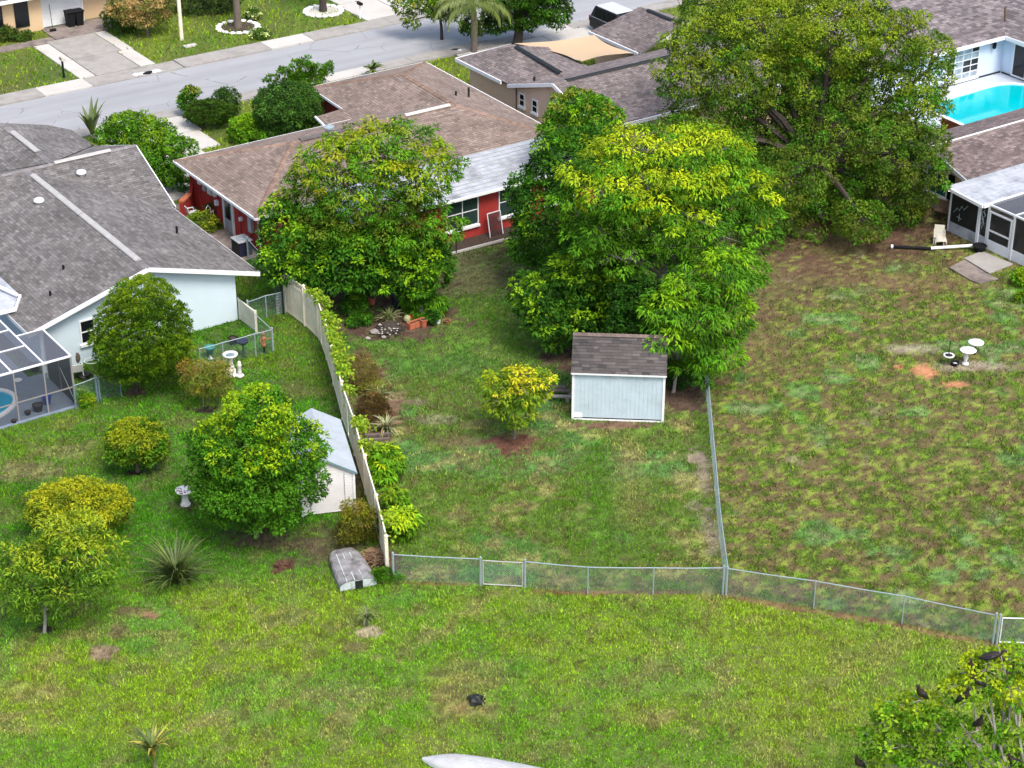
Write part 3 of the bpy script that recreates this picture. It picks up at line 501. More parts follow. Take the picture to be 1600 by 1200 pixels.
wall_poly(rh, [W(40.5, 80.95, 0), W(40.5, 89.2, 0), W(40.5, 89.2, 2.36), W(40.5, 80.95, 2.36)], -E1, M['red'])
wall_poly(rh, [W(40.5, 80.95, 0), W(49.0, 80.95, 0), W(49.0, 80.95, 2.36), W(40.5, 80.95, 2.36)], -E2, M['red'])
wall_poly(rh, [W(46.4, 77.25, 0), W(57.9, 77.25, 0), W(57.9, 77.25, 2.42), W(46.4, 77.25, 2.42)], -E2, M['red'])
wall_poly(rh, [W(57.9, 77.46, 0), W(57.9, 95, 0), W(57.9, 95, 2.36), W(57.9, 77.46, 2.36)], E1, M['red'])
wall_poly(rh, [W(46.4, 77.46, 0), W(46.4, 80.9, 0), W(46.4, 80.9, 2.5), W(46.4, 77.46, 2.5)], -E1, M['red'])
wall_poly(rh, [W(51.6, 89.5, 0), W(51.6, 95, 0), W(51.6, 95, 2.36), W(51.6, 89.5, 2.36)], -E1, M['red'])
wall_poly(rh, [W(40.7, 89.0, 0), W(51.6, 89.0, 0), W(51.6, 89.0, 2.36), W(40.7, 89.0, 2.36)], E2, M['red'])
wall_poly(rh, [W(51.8, 95, 0), W(57.7, 95, 0), W(57.7, 95, 2.36), W(51.8, 95, 2.36)], E2, M['red'])
for t_ in [81.4, 82.4, 83.5, 85.2, 85.9, 86.9, 88]: MB().obox(W(40.47, t_, 1.17), E1, E2, UP, .03, .035, 1.16).build('wall_batten', M['red'], rh)
for s_ in (47.0, 47.7, 48.3): MB().obox(W(s_, 77.22, 1.2), E1, E2, UP, .035, .03, 1.2).build('wall_batten', M['red'], rh)
# patio roof of sheet panels
for k in range(10):
    t0 = 76.85+k*.385; t1 = t0+.375; z0 = 2.50+k*.035; z1 = z0+.03
    MB().prism([W(43.3, t0, z0), W(58.2, t0, z0), W(58.2, t1, z1), W(43.3, t1, z1)], (0, 0, -.05)).build('roof_panel', M['white_dirty'], rh)
    MB().bar(W(43.3, t1-.012, z1+.02), W(58.2, t1-.012, z1+.02), .03, .03).build('panel_seam', M['alum_dull'], rh)
board(rh, 'gutter', W(43.3, 76.78, 2.46), W(58.2, 76.78, 2.46), .12, .12)
MB().tube([W(43.5, 77.0, 0), W(43.5, 77.0, 2.45)], .05, 8).build('patio_post', M['iron'], rh)
for s_, w_, c_ in [(49.66, 1.92, 2), (52.85, 2.0, 2), (55.6, 1.9, 2)]: window(rh, W(s_, 77.25, 1.50), E1, UP, -E2, w_, 1.62, M['glass_green'], 2, c_, .055)
dr = MB().obox(W(40.47, 84.75, 1.04), E1, E2, UP, .035, .43, 1.02).build('door', M['greydoor'], rh)
MB().obox(W(40.42, 84.75, 1.35), E1, E2, UP, .012, .27, .62).build('pane', M['glass_dark'], dr)
for d_ in (-.5, .5): MB().obox(W(40.46, 84.75+d_, 1.06), E1, E2, UP, .05, .06, 1.06).build('door_frame', M['white'], rh)
MB().tube([W(40.38, 81.35, 2.3), W(40.38, 81.25, .25), W(40.15, 81.2, .1)], .045, 8).build('downpipe', M['white'], rh)
for t_, z_, hw, hh, m in [(82.2, 1.35, .17, .42, 'plate'), (86.6, 1.75, .2, .3, 'shedwhite'), (87.2, 1.75, .15, .3, 'plate'), (87.75, 1.8, .16, .18, 'white'), (86.05, 1.7, .10, .18, 'white'), (85.95, 1.2, .09, .14, 'white'), (83.3, 1.25, .06, .1, 'white')]:
    MB().obox(W(40.40, t_, z_), E1, E2, UP, .09, hw, hh).build('meter_box', M[m], rh, bevel=.015)
# curved low garden wall at the street corner of the red house
mb = MB(); pts = [(39.9, 88.3, .9), (40.15, 88.6, 1.0), (40.35, 88.85, 1.35), (40.45, 89.05, 2.2)]
for a, b in zip(pts, pts[1:]): mb.prism([W(a[0], a[1], 0), W(b[0], b[1], 0), W(b[0], b[1], b[2]), W(a[0], a[1], a[2])], E1*.2)
o = mb.build('wing_wall', M['red'], rh)
MB().bar(W(39.2, 87.6, .96), W(40.0, 88.3, .96), .3, .1).build('wall_coping', M['terracotta'], rh); MB().bar(W(39.2, 87.6, .46), W(40.0, 88.3, .46), .2, .9).build('wing_wall', M['red'], rh)
# ---- peach house
PT = [(.175, .145, .14), (.135, .115, .112), (.215, .185, .18), (.155, .13, .13), (.19, .165, .165)]
ph = thing('house', 'peach stucco house with grey brown roof left of the big oak', 'house', W(67, 88))
foot([(61, 81), (73, 81), (73, 89), (66, 94.5), (61.5, 97)])
EZ, RZ = 2.4, 3.75
roof_plane(ph, [W(60.7, 80.7, EZ), W(74, 80.7, EZ), W(74, 85.0, RZ), W(60.7, 85.0, RZ)], PT)
roof_plane(ph, [W(60.7, 85.0, RZ), W(74, 85.0, RZ), W(74, 89.4, EZ), W(60.7, 89.4, EZ)], PT)
roof_plane(ph, [W(60.75, 89.2, EZ+.03), W(62.8, 86.6, RZ+.03-.6), W(62.8, 91.8, RZ-.1), W(60.75, 94.8, EZ+.03)], PT)
roof_plane(ph, [W(62.8, 86.6, RZ-.57), W(66.3, 89.3, EZ+.05), W(66.35, 93.4, EZ+.05), W(62.8, 91.8, RZ-.1)], PT)
roof_plane(ph, [W(60.75, 94.8, EZ+.03), W(62.8, 91.8, RZ-.1), W(66.35, 93.4, EZ+.05), W(64.8, 95.2, EZ+.03)], PT)
roof_plane(ph, [W(70.2, 94.5, EZ), W(70.2, 89.4, EZ), W(73.2, 89.4, RZ-.05), W(73.2, 93.4, RZ-.05)], PT)
roof_plane(ph, [W(73.2, 89.4, RZ-.05), W(76.4, 89.4, EZ), W(76.4, 94.6, EZ), W(73.2, 93.4, RZ-.05)], PT)
roof_plane(ph, [W(70.2, 94.5, EZ), W(73.2, 93.4, RZ-.05), W(76.4, 94.6, EZ)], PT)
ridge_vent(ph, W(61.6, 85.0, RZ), W(70, 85.0, RZ), M['iron']); ridge_vent(ph, W(62.8, 91.6, RZ-.12), W(62.8, 87.2, RZ-.42), M['iron']); ridge_vent(ph, W(73.2, 92.6, RZ-.05), W(73.2, 90.2, RZ-.05), M['iron'])
ridge_caps(ph, W(60.7, 85.0, RZ+.01), W(74, 85.0, RZ+.01), (.17, .145, .145))
MB().tube([W(61.7, 88.2, 2.7), W(61.7, 88.2, 3.05)], .06, 8).build('vent_pipe', M['iron'], ph)
for a, b in [((60.68, 80.7, EZ), (60.68, 85.0, RZ)), ((60.68, 85.0, RZ), (60.68, 89.4, EZ)), ((60.7, 90.1, EZ), (60.7, 94.85, EZ)), ((70.17, 94.5, EZ), (70.17, 89.6, EZ)), ((60.7, 80.65, EZ), (74, 80.65, EZ)), ((60.7, 94.9, EZ), (64.8, 95.2, EZ))]: board(ph, 'fascia', W(*a)-UP*.06, W(*b)-UP*.06, .08, .2)
wall_poly(ph, [W(61.05, 81.1, 0), W(61.05, 89.0, 0), W(61.05, 89.0, 2.45), W(61.05, 85.0, RZ-.2), W(61.05, 81.1, 2.42)], -E1, M['peach'])
wall_poly(ph, [W(61.3, 89.0, 0), W(61.3, 94.3, 0), W(61.3, 94.3, 2.36), W(61.3, 89.0, 2.36)], -E1, M['peach'])
wall_poly(ph, [W(61.3, 81.1, 0), W(74, 81.1, 0), W(74, 81.1, 2.36), W(61.3, 81.1, 2.36)], -E2, M['peach'])
wall_poly(ph, [W(70.5, 89.4, 0), W(70.5, 94.2, 0), W(70.5, 94.2, 2.36), W(70.5, 89.4, 2.36)], -E1, M['peach'])
wall_poly(ph, [W(61.5, 94.3, 0), W(66, 94.3, 0), W(66, 94.3, 2.3), W(61.5, 94.3, 2.3)], E2, M['peach'])
for t_ in (87.0, 88.6): MB().tube([W(61.0, t_*0+89.0+(t_-88.6)*0, .1), W(61.0, 89.0, 2.3)], .04, 6).build('downpipe', M['peach'], ph)
for p in [(810, 150), (838, 158)]:
    q = at(p[0], p[1], 1.75); t_ = q@E2
    window(ph, W(61.05, t_-.9 if False else t_-.6, 1.72), E2, UP, -E1, .55, .78, M['glass_dark'], 2, 1, .06)
# ---- shade sail between the two peach wings
sv = thing('shade_sail', 'tan fabric shade sail stretched over the peach house courtyard', 'shade sail', W(67, 91, 2.5))
c4 = [W(64.9, 94.9, 2.55), W(69.9, 93.6, 2.5), W(69.9, 89.7, 2.45), W(66.0, 89.5, 2.75)]; n_ = 9; vs = []
for j in range(n_+1):
    for i in range(n_+1):
        u, v = i/n_, j/n_; du = .32*4*u*(1-u); dv = .32*4*v*(1-v)
        p = c4[0]*(1-u)*(1-v)+c4[1]*u*(1-v)+c4[2]*u*v+c4[3]*(1-u)*v; m_ = sum(c4)/4
        p = p+(m_-p)*(.16*(max(4*u*(1-u)*abs(2*v-1)**2, 4*v*(1-v)*abs(2*u-1)**2)))-UP*.18*16*u*(1-u)*v*(1-v); vs.append(p)
MB().add(vs, [(j*(n_+1)+i, j*(n_+1)+i+1, (j+1)*(n_+1)+i+1, (j+1)*(n_+1)+i) for j in range(n_) for i in range(n_)]).build('sail_cloth', M['sail'], sv, smooth=True)
MB().tube([c4[0]+V(-.1, .1, -2.5), c4[0]+V(-.1, .1, .1)], .05, 8).build('sail_post', M['iron'], sv)
# ---- pale blue pool house top right
bh = thing('house', 'light blue house with grey roof wrapping round the turquoise pool', 'house', W(89, 82))
foot([(80, 79.8), (91, 79.8), (91, 72), (100, 72), (100, 90), (80, 90)])
EZ, RZ = 2.5, 4.4; BT = [(.15, .13, .135), (.19, .165, .17), (.12, .105, .11), (.225, .20, .205)]
roof_plane(bh, [W(79, 79.3, EZ), W(90.3, 79.3, EZ), W(96, 85, RZ), W(79, 85, RZ)], BT, .2, .4)
roof_plane(bh, [W(90.3, 79.3, EZ), W(90.3, 70, EZ), W(96, 70, RZ), W(96, 85, RZ)], BT, .2, .4)
roof_plane(bh, [W(79, 85, RZ), W(102, 85, RZ), W(102, 91, EZ), W(79, 91, EZ)], BT, .25, .6)
roof_plane(bh, [W(96, 70, RZ), W(102, 70, EZ), W(102, 85, RZ-.05), W(96, 85, RZ)], BT, .25, .6)
board(bh, 'fascia', W(79, 79.27, EZ-.06), W(90.3, 79.27, EZ-.06), .08, .22); board(bh, 'fascia', W(90.27, 79.2, EZ-.06), W(90.27, 70, EZ-.06), .08, .22)
wall_poly(bh, [W(80, 79.75, 0), W(91.0, 79.75, 0), W(91.0, 79.75, 2.45), W(80, 79.75, 2.45)], -E2, M['walllight'])
wall_poly(bh, [W(90.75, 79.74, 0), W(90.75, 70.5, 0), W(90.75, 70.5, 2.45), W(90.75, 79.74, 2.45)], -E1, M['walllight'])
MB().bar(W(82, 79.72, .06), W(90.7, 79.72, .06), .05, .12).build('skirting', M['iron'], bh); MB().bar(W(90.71, 79.6, .06), W(90.71, 71, .06), .05, .12).build('skirting', M['iron'], bh)
window(bh, W(87.3, 79.75, 1.22), E1, UP, -E2, 2.75, 2.0, M['glass'], 5, 4, .07, True, None, M['curtain'])
sg = window(bh, W(90.75, 77.2, 1.15), E2, UP, -E1, 3.3, 2.1, M['glass_dark'], 1, 3, .10, False)
lp = MB().lathe(W(89.75, 79.55, 1.75), [(.04, 0), (.11, .06), (.13, .34), (.05, .42), (.02, .5)], 6).build('wall_lantern', M['black'], bh)
MB().bar(W(80.5, 86, 3.98), W(90, 86, 3.98), 2.4, .08).build('flat_roof_patch', M['white_dirty'], bh)
MB().tube([W(91.5, 80.5, 2.93), W(92.6, 81.6, 3.28)], .07, 6).build('roof_debris', M['mulch'], bh)
# ---- tan house on the right with screened porch
th_ = thing('house', 'tan walled house with brown grey roof and teal window blind, right of the big oak', 'house', W(78, 67))
foot([(72.2, 64.3), (92, 64.3), (92, 70), (72.2, 70)]); foot([(70.6, 58), (80, 58), (80, 64.3), (70.6, 64.3)])
EZ, RZ = 2.4, 3.35; TT = [(.155, .12, .118), (.12, .095, .095), (.19, .15, .148), (.14, .11, .11), (.21, .17, .168)]
roof_plane(th_, [W(71.75, 64.1, EZ), W(92, 64.1, EZ), W(92, 67.15, RZ), W(71.75, 67.15, RZ)], TT)
roof_plane(th_, [W(71.75, 67.15, RZ), W(92, 67.15, RZ), W(92, 70.2, EZ), W(71.75, 70.2, EZ)], TT)
for a, b in [((71.72, 64.1, EZ), (71.72, 67.15, RZ)), ((71.72, 67.15, RZ), (71.72, 70.2, EZ)), ((71.75, 64.06, EZ), (92, 64.06, EZ))]: board(th_, 'fascia', W(*a)-UP*.06, W(*b)-UP*.06, .07, .2, M['white_dirty'])
ridge_caps(th_, W(71.75, 67.15, RZ+.01), W(92, 67.15, RZ+.01), (.2, .165, .16)); board(th_, 'ridge_strip', W(71.9, 67.12, RZ+.06), W(92, 67.12, RZ+.06), .07, .05, M['white'])
wall_poly(th_, [W(72.2, 64.4, 0), W(72.2, 69.9, 0), W(72.2, 69.9, 2.3), W(72.2, 67.15, RZ-.2), W(72.2, 64.4, 2.3)], -E1, M['tan'])
wall_poly(th_, [W(72.45, 64.4, 0), W(92, 64.4, 0), W(92, 64.4, 2.3), W(72.45, 64.4, 2.3)], -E2, M['tan'])
window(th_, W(72.2, 66.75, 1.52), E2, UP, -E1, 1.5, 1.35, M['teal'], 1, 2, .05)
for t_ in (65.75, 67.75): MB().obox(W(72.17, t_, 1.52), E1, E2, UP, .03, .2, .68).build('shutter', M['glass_dark'], th_)
for t_ in (68.3, 69.3): MB().obox(W(72.16, t_, 1.2), E1, E2, UP, .06, .1, 1.15).build('porch_column', M['white'], th_)
wl = MB().lathe(W(71.0, 64.75, 1.95), [(.05, 0), (.09, .05), (.08, .2), (.02, .25)], 8).build('wall_lamp', M['glow'], th_)
# porch
pr = thing('screened_porch', 'white framed screened porch with sheet roof on the tan house', 'porch', W(72, 61.5))
for k in range(8):
    t0 = 61.85+k*.31; z0 = 2.36+k*.022
    MB().prism([W(70.3, t0, z0), W(84, t0, z0), W(84, t0+.3, z0+.02), W(70.3, t0+.3, z0+.02)], (0, 0, -.07)).build('roof_panel', M['white_dirty'], pr)
MB().bar(W(70.24, 61.8, 2.32), W(70.24, 64.35, 2.48), .1, .16).build('gutter', M['white'], pr); MB().bar(W(70.3, 61.78, 2.32), W(84, 61.78, 2.32), .12, .16).build('gutter', M['white'], pr)
sP = 70.7
def post(par, s_, t_, z0, z1, w_=.09, nm='post', m='alum'): return MB().obox(W(s_, t_, (z0+z1)/2), E1, E2, UP, w_/2, w_/2, (z1-z0)/2).build(nm, M[m], par)
for t_, w_ in [(64.3, .08), (62.3, .17), (61.75, .08), (60.05, .12), (58.3, .09)]: post(pr, sP, t_, 0, 2.30, w_)
def kick(t0, t1): MB().obox(W(sP, (t0+t1)/2, .28), E1, E2, UP, .03, abs(t1-t0)/2-.05, .28).build('kick_panel', M['white_dirty'] if t1 > 62 else M['alum'], pr)
for a, b in [(62.3, 64.3), (61.75, 62.3), (58.3, 60.05)]: kick(a, b)
dd = MB(); 
for z_ in (.06, 1.05, 2.02): dd.obox(W(sP-.04, 60.9, z_), E1, E2, UP, .025, .72, .045)
for t_ in (60.2, 61.6): dd.obox(W(sP-.04, t_, 1.04), E1, E2, UP, .024, .045, 1.03)
dd = dd.build('screen_door', M['alum'], pr); MB().obox(W(sP-.04, 60.9, .32), E1, E2, UP, .018, .65, .24).build('kick_panel', M['alum'], dd); MB().obox(W(sP-.04, 60.9, 1.27), E1, E2, UP, .004, .65, .72).build('screen_mesh', M['screen_dark'], dd)
for a, b in [(62.3, 64.3), (61.75, 62.3), (58.3, 60.05)]: MB().obox(W(sP, (a+b)/2, 1.42), E1, E2, UP, .004, (b-a)/2-.05, .85).build('screen_mesh', M['screen_dark'], pr)
for a, b in [((sP, 58.3, 2.33), (sP, 61.75, 2.33)), ((73.2, 58.3, 2.35), (73.2, 61.75, 2.35)), ((75.7, 58.3, 2.36), (75.7, 61.75, 2.36)), ((sP, 60.05, 2.34), (84, 60.05, 2.34)), ((sP, 58.3, 2.33), (84, 58.3, 2.33))]: MB().bar(W(*a), W(*b), .09, .09).build('beam', M['alum'], pr)
MB().obox(W(77.4, 60.03, 2.36), E1, E2, UP, 6.6, 1.7, .004).build('roof_screen', M['screen_pale'], pr)
MB().obox(W(77.4, 58.28, 1.2), E1, E2, UP, 6.6, .004, 1.1).build('screen_mesh', M['screen'], pr)
o = slab('porch_floor', [(70.7, 58.2), (84, 58.2), (84, 64.4), (70.7, 64.4)], -.1, .05, M['concrete']); tag(o, kind='structure')
# metal decoration on the porch screens: wavy heron-like outlines
mb = MB(); q = lambda t_, z_: W(sP-.05, t_, z_)
for pts in [[(64.0, 1.15), (63.8, 1.45), (63.65, 1.35), (63.5, 1.65), (63.35, 1.5), (63.1, 1.8)], [(63.6, .8), (63.6, 1.2)], [(63.45, .95), (63.75, 1.0)], [(62.05, 1.9), (61.9, 1.7), (62.1, 1.5), (61.95, 1.25), (62.1, .95)], [(61.95, 2.0), (62.15, 1.75), (62.0, 1.4), (62.15, 1.1)]]: mb.tube([q(*p) for p in pts], .018, 4)
mb.build('wall_ornament', M['galv'], pr)
# ---- cream house across the street
ch = thing('house', 'cream stucco house with white garage door and arched dark doorway across the street', 'house', W(46, 122))
foot([(36, 120.7), (50.5, 120.7), (50.5, 130), (36, 130)])
mb = MB()
def arch(mb, s0, s1, z0, z1, t_, n=10, dep=.06):
    r = (s1-s0)/2; pts = [(s0, z0), (s1, z0)]+[(s0+r+r*math.cos(math.pi*k/n), z1-.3*r*2+.3*r*2*math.sin(math.pi*k/n)) for k in range(n+1)]
    return mb.prism([W(s, t_, z) for s, z in pts], E2*-dep)
wall_poly(ch, [W(36, 120.75, 0), W(45.4, 120.75, 0), W(45.4, 120.75, 2.5), W(36, 120.75, 2.5)], -E2, M['cream'])
wall_poly(ch, [W(45.4, 121.2, 0), W(50.4, 121.2, 0), W(50.4, 121.2, 2.6), W(45.4, 121.2, 2.6)], -E2, M['cream'])
wall_poly(ch, [W(50.4, 121.4, 0), W(50.4, 130, 0), W(50.4, 130, 2.6), W(50.4, 121.4, 2.6)], E1, M['cream'])
arch(MB(), 43.55, 44.5, .45, 2.42, 120.74).build('arched_doorway', M['glass_dark'], ch); arch(MB(), 41.6, 42.75, .5, 2.3, 120.74).build('arched_opening', M['glass_dark'], ch)
window(ch, W(45.0, 120.75, 2.3), E1, UP, -E2, .4, .3, M['glass'], 1, 1, .03, False, M['iron'])
for k in range(14): MB().obox(W(46.95, 121.17, .1+.16*k), E1, E2, UP, 1.33, .03, .074).build('garage_door_panel', M['white'], ch)
for s_ in (45.55, 48.36): MB().obox(W(s_, 121.15, 1.15), E1, E2, UP, .06, .05, 1.15).build('door_frame', M['white'], ch)
roof_plane(ch, [W(35.5, 120.1, 2.5), W(51, 120.1, 2.5), W(51, 125.5, 4.2), W(35.5, 125.5, 4.2)], GT, .4, .8)
roof_plane(ch, [W(35.5, 125.5, 4.2), W(51, 125.5, 4.2), W(51, 131, 2.5), W(35.5, 131, 2.5)], GT, .5, 1)
board(ch, 'fascia', W(35.5, 120.05, 2.45), W(51, 120.05, 2.45), .08, .22)

# ================================================================== POOL CAGE
pg = thing('pool_cage', 'white framed screened pool enclosure beside the pale blue house', 'pool enclosure', W(25, 73.5))
for s_ in (26.6, 25.37, 24.06, 22.7, 21.3): post(pg, s_, 72.05, 0, 2.36, .06 if s_ < 26 else .08, 'post', 'bronze')
post(pg, 26.6, 75.0, 0, 2.36, .06, 'post', 'alum'); post(pg, 26.6, 73.5, 0, 2.36, .05, 'post', 'bronze')
for a, b in [((26.62, 72.05, 2.38), (18, 72.05, 2.38)), ((26.62, 72.05, 2.38), (26.62, 75.05, 2.38)), ((25.4, 72.05, 2.39), (25.4, 77.6, 2.39)), ((24.0, 72.05, 2.39), (24.0, 77.6, 2.39)), ((22.6, 72.05, 2.39), (22.6, 77.6, 2.39)), ((25.4, 74.0, 2.385), (18, 74.0, 2.385)), ((25.4, 75.8, 2.385), (18, 75.8, 2.385)), ((26.6, 75.05, 2.385), (25.4, 75.05, 2.385)), ((25.4, 77.55, 2.39), (18, 77.55, 2.39))]: MB().bar(W(*a), W(*b), .075, .075).build('beam', M['alum'], pg)
for z_ in (.92,): MB().bar(W(26.6, 72.05, z_), W(18, 72.05, z_), .05, .05).build('chair_rail', M['bronze'], pg)
MB().bar(W(25.37, 72.1, .95), W(24.06, 72.1, 2.3), .03, .03).build('brace', M['alum'], pg) if False else None
MB().bar(W(26.6, 73.4, 1.25), W(26.6, 72.1, .25), .04, .04).build('brace', M['alum'], pg)
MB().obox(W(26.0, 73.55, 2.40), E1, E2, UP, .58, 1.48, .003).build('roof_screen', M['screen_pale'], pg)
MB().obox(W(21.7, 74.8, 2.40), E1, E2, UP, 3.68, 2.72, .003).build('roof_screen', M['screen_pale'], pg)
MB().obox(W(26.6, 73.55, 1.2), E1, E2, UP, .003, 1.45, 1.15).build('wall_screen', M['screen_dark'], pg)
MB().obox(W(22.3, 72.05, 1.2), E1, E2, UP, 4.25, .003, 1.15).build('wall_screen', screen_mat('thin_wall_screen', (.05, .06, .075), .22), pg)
def pot(nm, c, r, h, mat, label, cat, group=None, tilt=0, rim=1.12, soil=True):
    t = thing(nm, label, cat, c, group)
    MB().lathe(c, [(r*.72, 0), (r*.98, h*.86), (r*rim, h*.88), (r*rim, h), (r*.9, h), (r*.85, h*.86)], 12).build('pot_body', mat, t, smooth=False)
    if soil: MB().lathe(np.array(c)+UP*h*.86, [(r*.88, 0), (r*.86, .02)], 12).build('potting_soil', M['soil'], t)
    return t
G0 = at(60, 642); pot('plant_pot', at(60, 643), .22, .34, M['black'], 'larger black pot on the pool deck nearest the blue bin', 'pot')
pot('plant_pot', at(44, 649), .13, .2, M['black'], 'small black pot at the edge of the pool deck', 'pot'); pot('plant_pot', at(22, 661), .12, .14, M['black'], 'tiny dark pot at the pool cage corner by the grass', 'pot')
pot('storage_bin', at(74, 632), .2, .42, M['bluepot'], 'blue plastic bin inside the pool cage', 'bin', soil=False)
pot('water_bowl', at(28, 596)+UP*.02, .17, .06, M['white'], 'round white dish on the pool deck beside the swimming pool', 'dish', soil=False)
pot('plant_pot', at(55, 580), .2, .35, M['black'], 'black pot by the white wall inside the pool cage', 'pot')

# ================================================================== FENCES
# ---- vinyl privacy fence between the two yards
vf = thing('privacy_fence', 'tall beige vinyl picket fence with vines, leaning between the two back yards', 'fence', FENCE[0])
hgt = np.linspace(2.02, 1.60, len(FENCE)); PICK = None
me_p = MB().box((-.072, -.011, 0), (.072, .011, 1)).mesh('picket', (0, 0, 0)); me_p.materials.append(M['vinyl'])
vines_path = []
for i, p in enumerate(FENCE):
    h = hgt[i]+.06; ln = V(random.uniform(-.02, .02), random.uniform(-.02, .02), 0)
    pp = MB().bar(p, p+UP*h+ln, .12, .12, (1, 0, 0)); pp.lathe(p+UP*h+ln, [(.095, 0), (.09, .03), (.02, .09)], 4)
    pp.build('fence_post', M['vinyl'], vf)
    if i == len(FENCE)-1: break
    q = FENCE[i+1]; d = nrm(q-p); L = np.linalg.norm(q-p); h0, h1 = hgt[i]-.03, hgt[i+1]-.03
    for z0, z1 in ((h0, h1), (.09, .09)): MB().bar(p+UP*z0+d*.06, q+UP*z1-d*.06, .05, .10).build('fence_rail', M['vinyl'], vf)
    if i == 0:
        MB().bar(p+UP*(h0-.32)+d*.06, q+UP*(h1-.32)-d*.06, .05, .08).build('fence_rail', M['vinyl'], vf)
        for k in range(12): a = p+d*(L*(k+.5)/12); MB().bar(a+UP*(h0-.32), a+UP*(h0-.05), .05, .03, d).build('baluster', M['vinyl'], vf)
    n = int(L/.155); ang = math.atan2(d[1], d[0])
    for k in range(n):
        f_ = (k+.5)/n; c = p+(q-p)*f_; hh = h0+(h1-h0)*f_-.05-(.3 if i == 0 else 0)
        if (i, k) in ((2, 3), (5, 9)): continue
        o = bpy.data.objects.new('picket', me_p); COL.objects.link(o); o.parent = vf; o.location = Vector(c-FENCE[0]+UP*.1); o.scale = (1, 1, max(.3, hh-.1)); o.rotation_euler = (random.uniform(-.012, .012), random.uniform(-.01, .01), ang)
# ---- chain link
def chain_mesh(mb, p, q, h0, h1, step=.075, r=.0024):
    d = nrm(q-p); L = np.linalg.norm(q-p); H = h0; n = int((L+H)/step)
    nn = nrm(np.cross(d, UP))*r
    for sg in (1, -1):
        for k in range(n):
            a0 = k*step-(H if sg > 0 else 0); z0, z1 = .03, H
            x0, x1 = (a0, a0+H) if sg > 0 else (a0, a0-H)
            f0, f1 = 0.0, 1.0
            dx = x1-x0
            lo, hi = ((0-x0)/dx, (L-x0)/dx) if dx > 0 else ((L-x0)/dx, (0-x0)/dx)
            f0, f1 = max(0, lo), min(1, hi)
            if f1-f0 < .02: continue
            a = p+d*(x0+dx*f0)+UP*(z0+(z1-z0)*f0); b = p+d*(x0+dx*f1)+UP*(z0+(z1-z0)*f1)
            w_ = nrm(np.cross(b-a, nn))*r
            mb.add([a-w_, a+w_, b+w_, b-w_, a+nn, b+nn], [(0, 1, 5), (1, 2, 5)] if False else [(0, 1, 2, 3), (0, 4, 5, 3), (4, 1, 2, 5)])
def chain_fence(name, label, pts, h=1.15, thick=(0,), gate=None, post_m='galv', rail_m='galv', wire=True, step=.09):
    P = [np.asarray(p, float) for p in pts]; t = thing(name, label, 'fence', P[0])
    for i, p in enumerate(P):
        r = .045 if i in thick else .026
        b = MB().tube([p-UP*.1, p+UP*(h+(.06 if i in thick else 0))], r, 8); b.blob(p+UP*(h+(.07 if i in thick else .01)), r*1.15, 8, 4, 0); b.build('fence_post', M[post_m], t)
    for i, (p, q) in enumerate(zip(P, P[1:])):
        if gate is not None and i == gate:
            g = MB(); d = nrm(q-p); a, b = p+d*.09+UP*.08, q-d*.09+UP*.08
            for u, v in [(a, b), (a+UP*1.02, b+UP*1.02), (a, a+UP*1.02), (b, b+UP*1.02)]: g.tube([u, v], .022, 6)
            gt_ = g.build('gate', M['alum_dull'] if len(P) > 3 else M['alum'], t); m = MB(); chain_mesh(m, a-UP*.05, b-UP*.05, 1.02, 1.02, step); m.build('wire_mesh', M['galv'], gt_)
            continue
        sag = UP*-.015; mid = (p+q)/2+UP*h+sag
        MB().tube([p+UP*h, mid, q+UP*h], .021, 6).build('top_rail', M[rail_m], t)
        if wire: m = MB(); chain_mesh(m, p, q, h-.02, h-.02, step); m.build('wire_mesh', M['galv_dark'], t)
    return t
GP = lambda L: [at(*p) for p in L]
chain_fence('chain_link_fence', 'chain link fence with a white gate across the front of the middle yard', GP([(615, 908), (751, 915), (820, 919), (918, 928), (1020, 929), (1129, 929)]), 1.16, (0, 1, 2, 5), 1)
chain_fence('chain_link_fence', 'long chain link fence running back from the corner post past the blue shed', [CHN+V(.08, .1, 0)]+[CHN+(CHF-CHN)*k/4 for k in range(1, 5)]+[CHF+(CHF-CHN)*.3], 1.2, (), None, step=.09)
chain_fence('chain_link_fence', 'chain link fence slanting right below the mossy yard', GP([(1134, 930), (1271, 950), (1409, 974), (1551, 1004)]), 1.16, (0, 3))
chain_fence('chain_link_fence', 'white framed chain link gate at the right edge of the lawn', GP([(1557, 1006), (1640, 1008)]), 1.16, (0,), 0)
chain_fence('chain_link_fence', 'short chain link fence joining the vinyl fence to the house corner', GP([(446, 490), (417, 497), (389, 507)]), 1.15, (2,), None, 'galv')
chain_fence('chain_link_fence', 'chain link fence folded round the grass beside the pale house wall', GP([(374, 499), (427, 549), (400, 556), (350, 570), (314, 580)]), 1.1, (1,), None, 'galv', step=.09)
chain_fence('chain_link_fence', 'chain link gate beside the pool cage under the clipped tree', GP([(119, 640), (153, 627), (157, 626), (190, 620)]), 1.15, (1, 2), None, 'galv_dark', step=.09)
chain_fence('chain_link_fence', 'low fence between the pale house and the air conditioner', GP([(388, 404), (420, 440), (446, 486)]), 1.1, (0,), None, 'galv')
vp = thing('vinyl_panel', 'single beige vinyl fence panel at the pale house corner', 'fence panel', at(374, 500))
a, b = at(374, 499), at(401, 519); d = nrm(b-a)
for k in range(10): c = a+(b-a)*(k+.5)/10; MB().bar(c+UP*.04, c+UP*1.0, .02, np.linalg.norm(b-a)/10-.006, d).build('picket', M['vinyl'], vp)
MB().bar(a+UP*1.03, b+UP*1.03, .06, .07).build('top_rail', M['vinyl'], vp); MB().bar(b, b+UP*1.1, .1, .1, (1, 0, 0)).build('fence_post', M['vinyl'], vp)
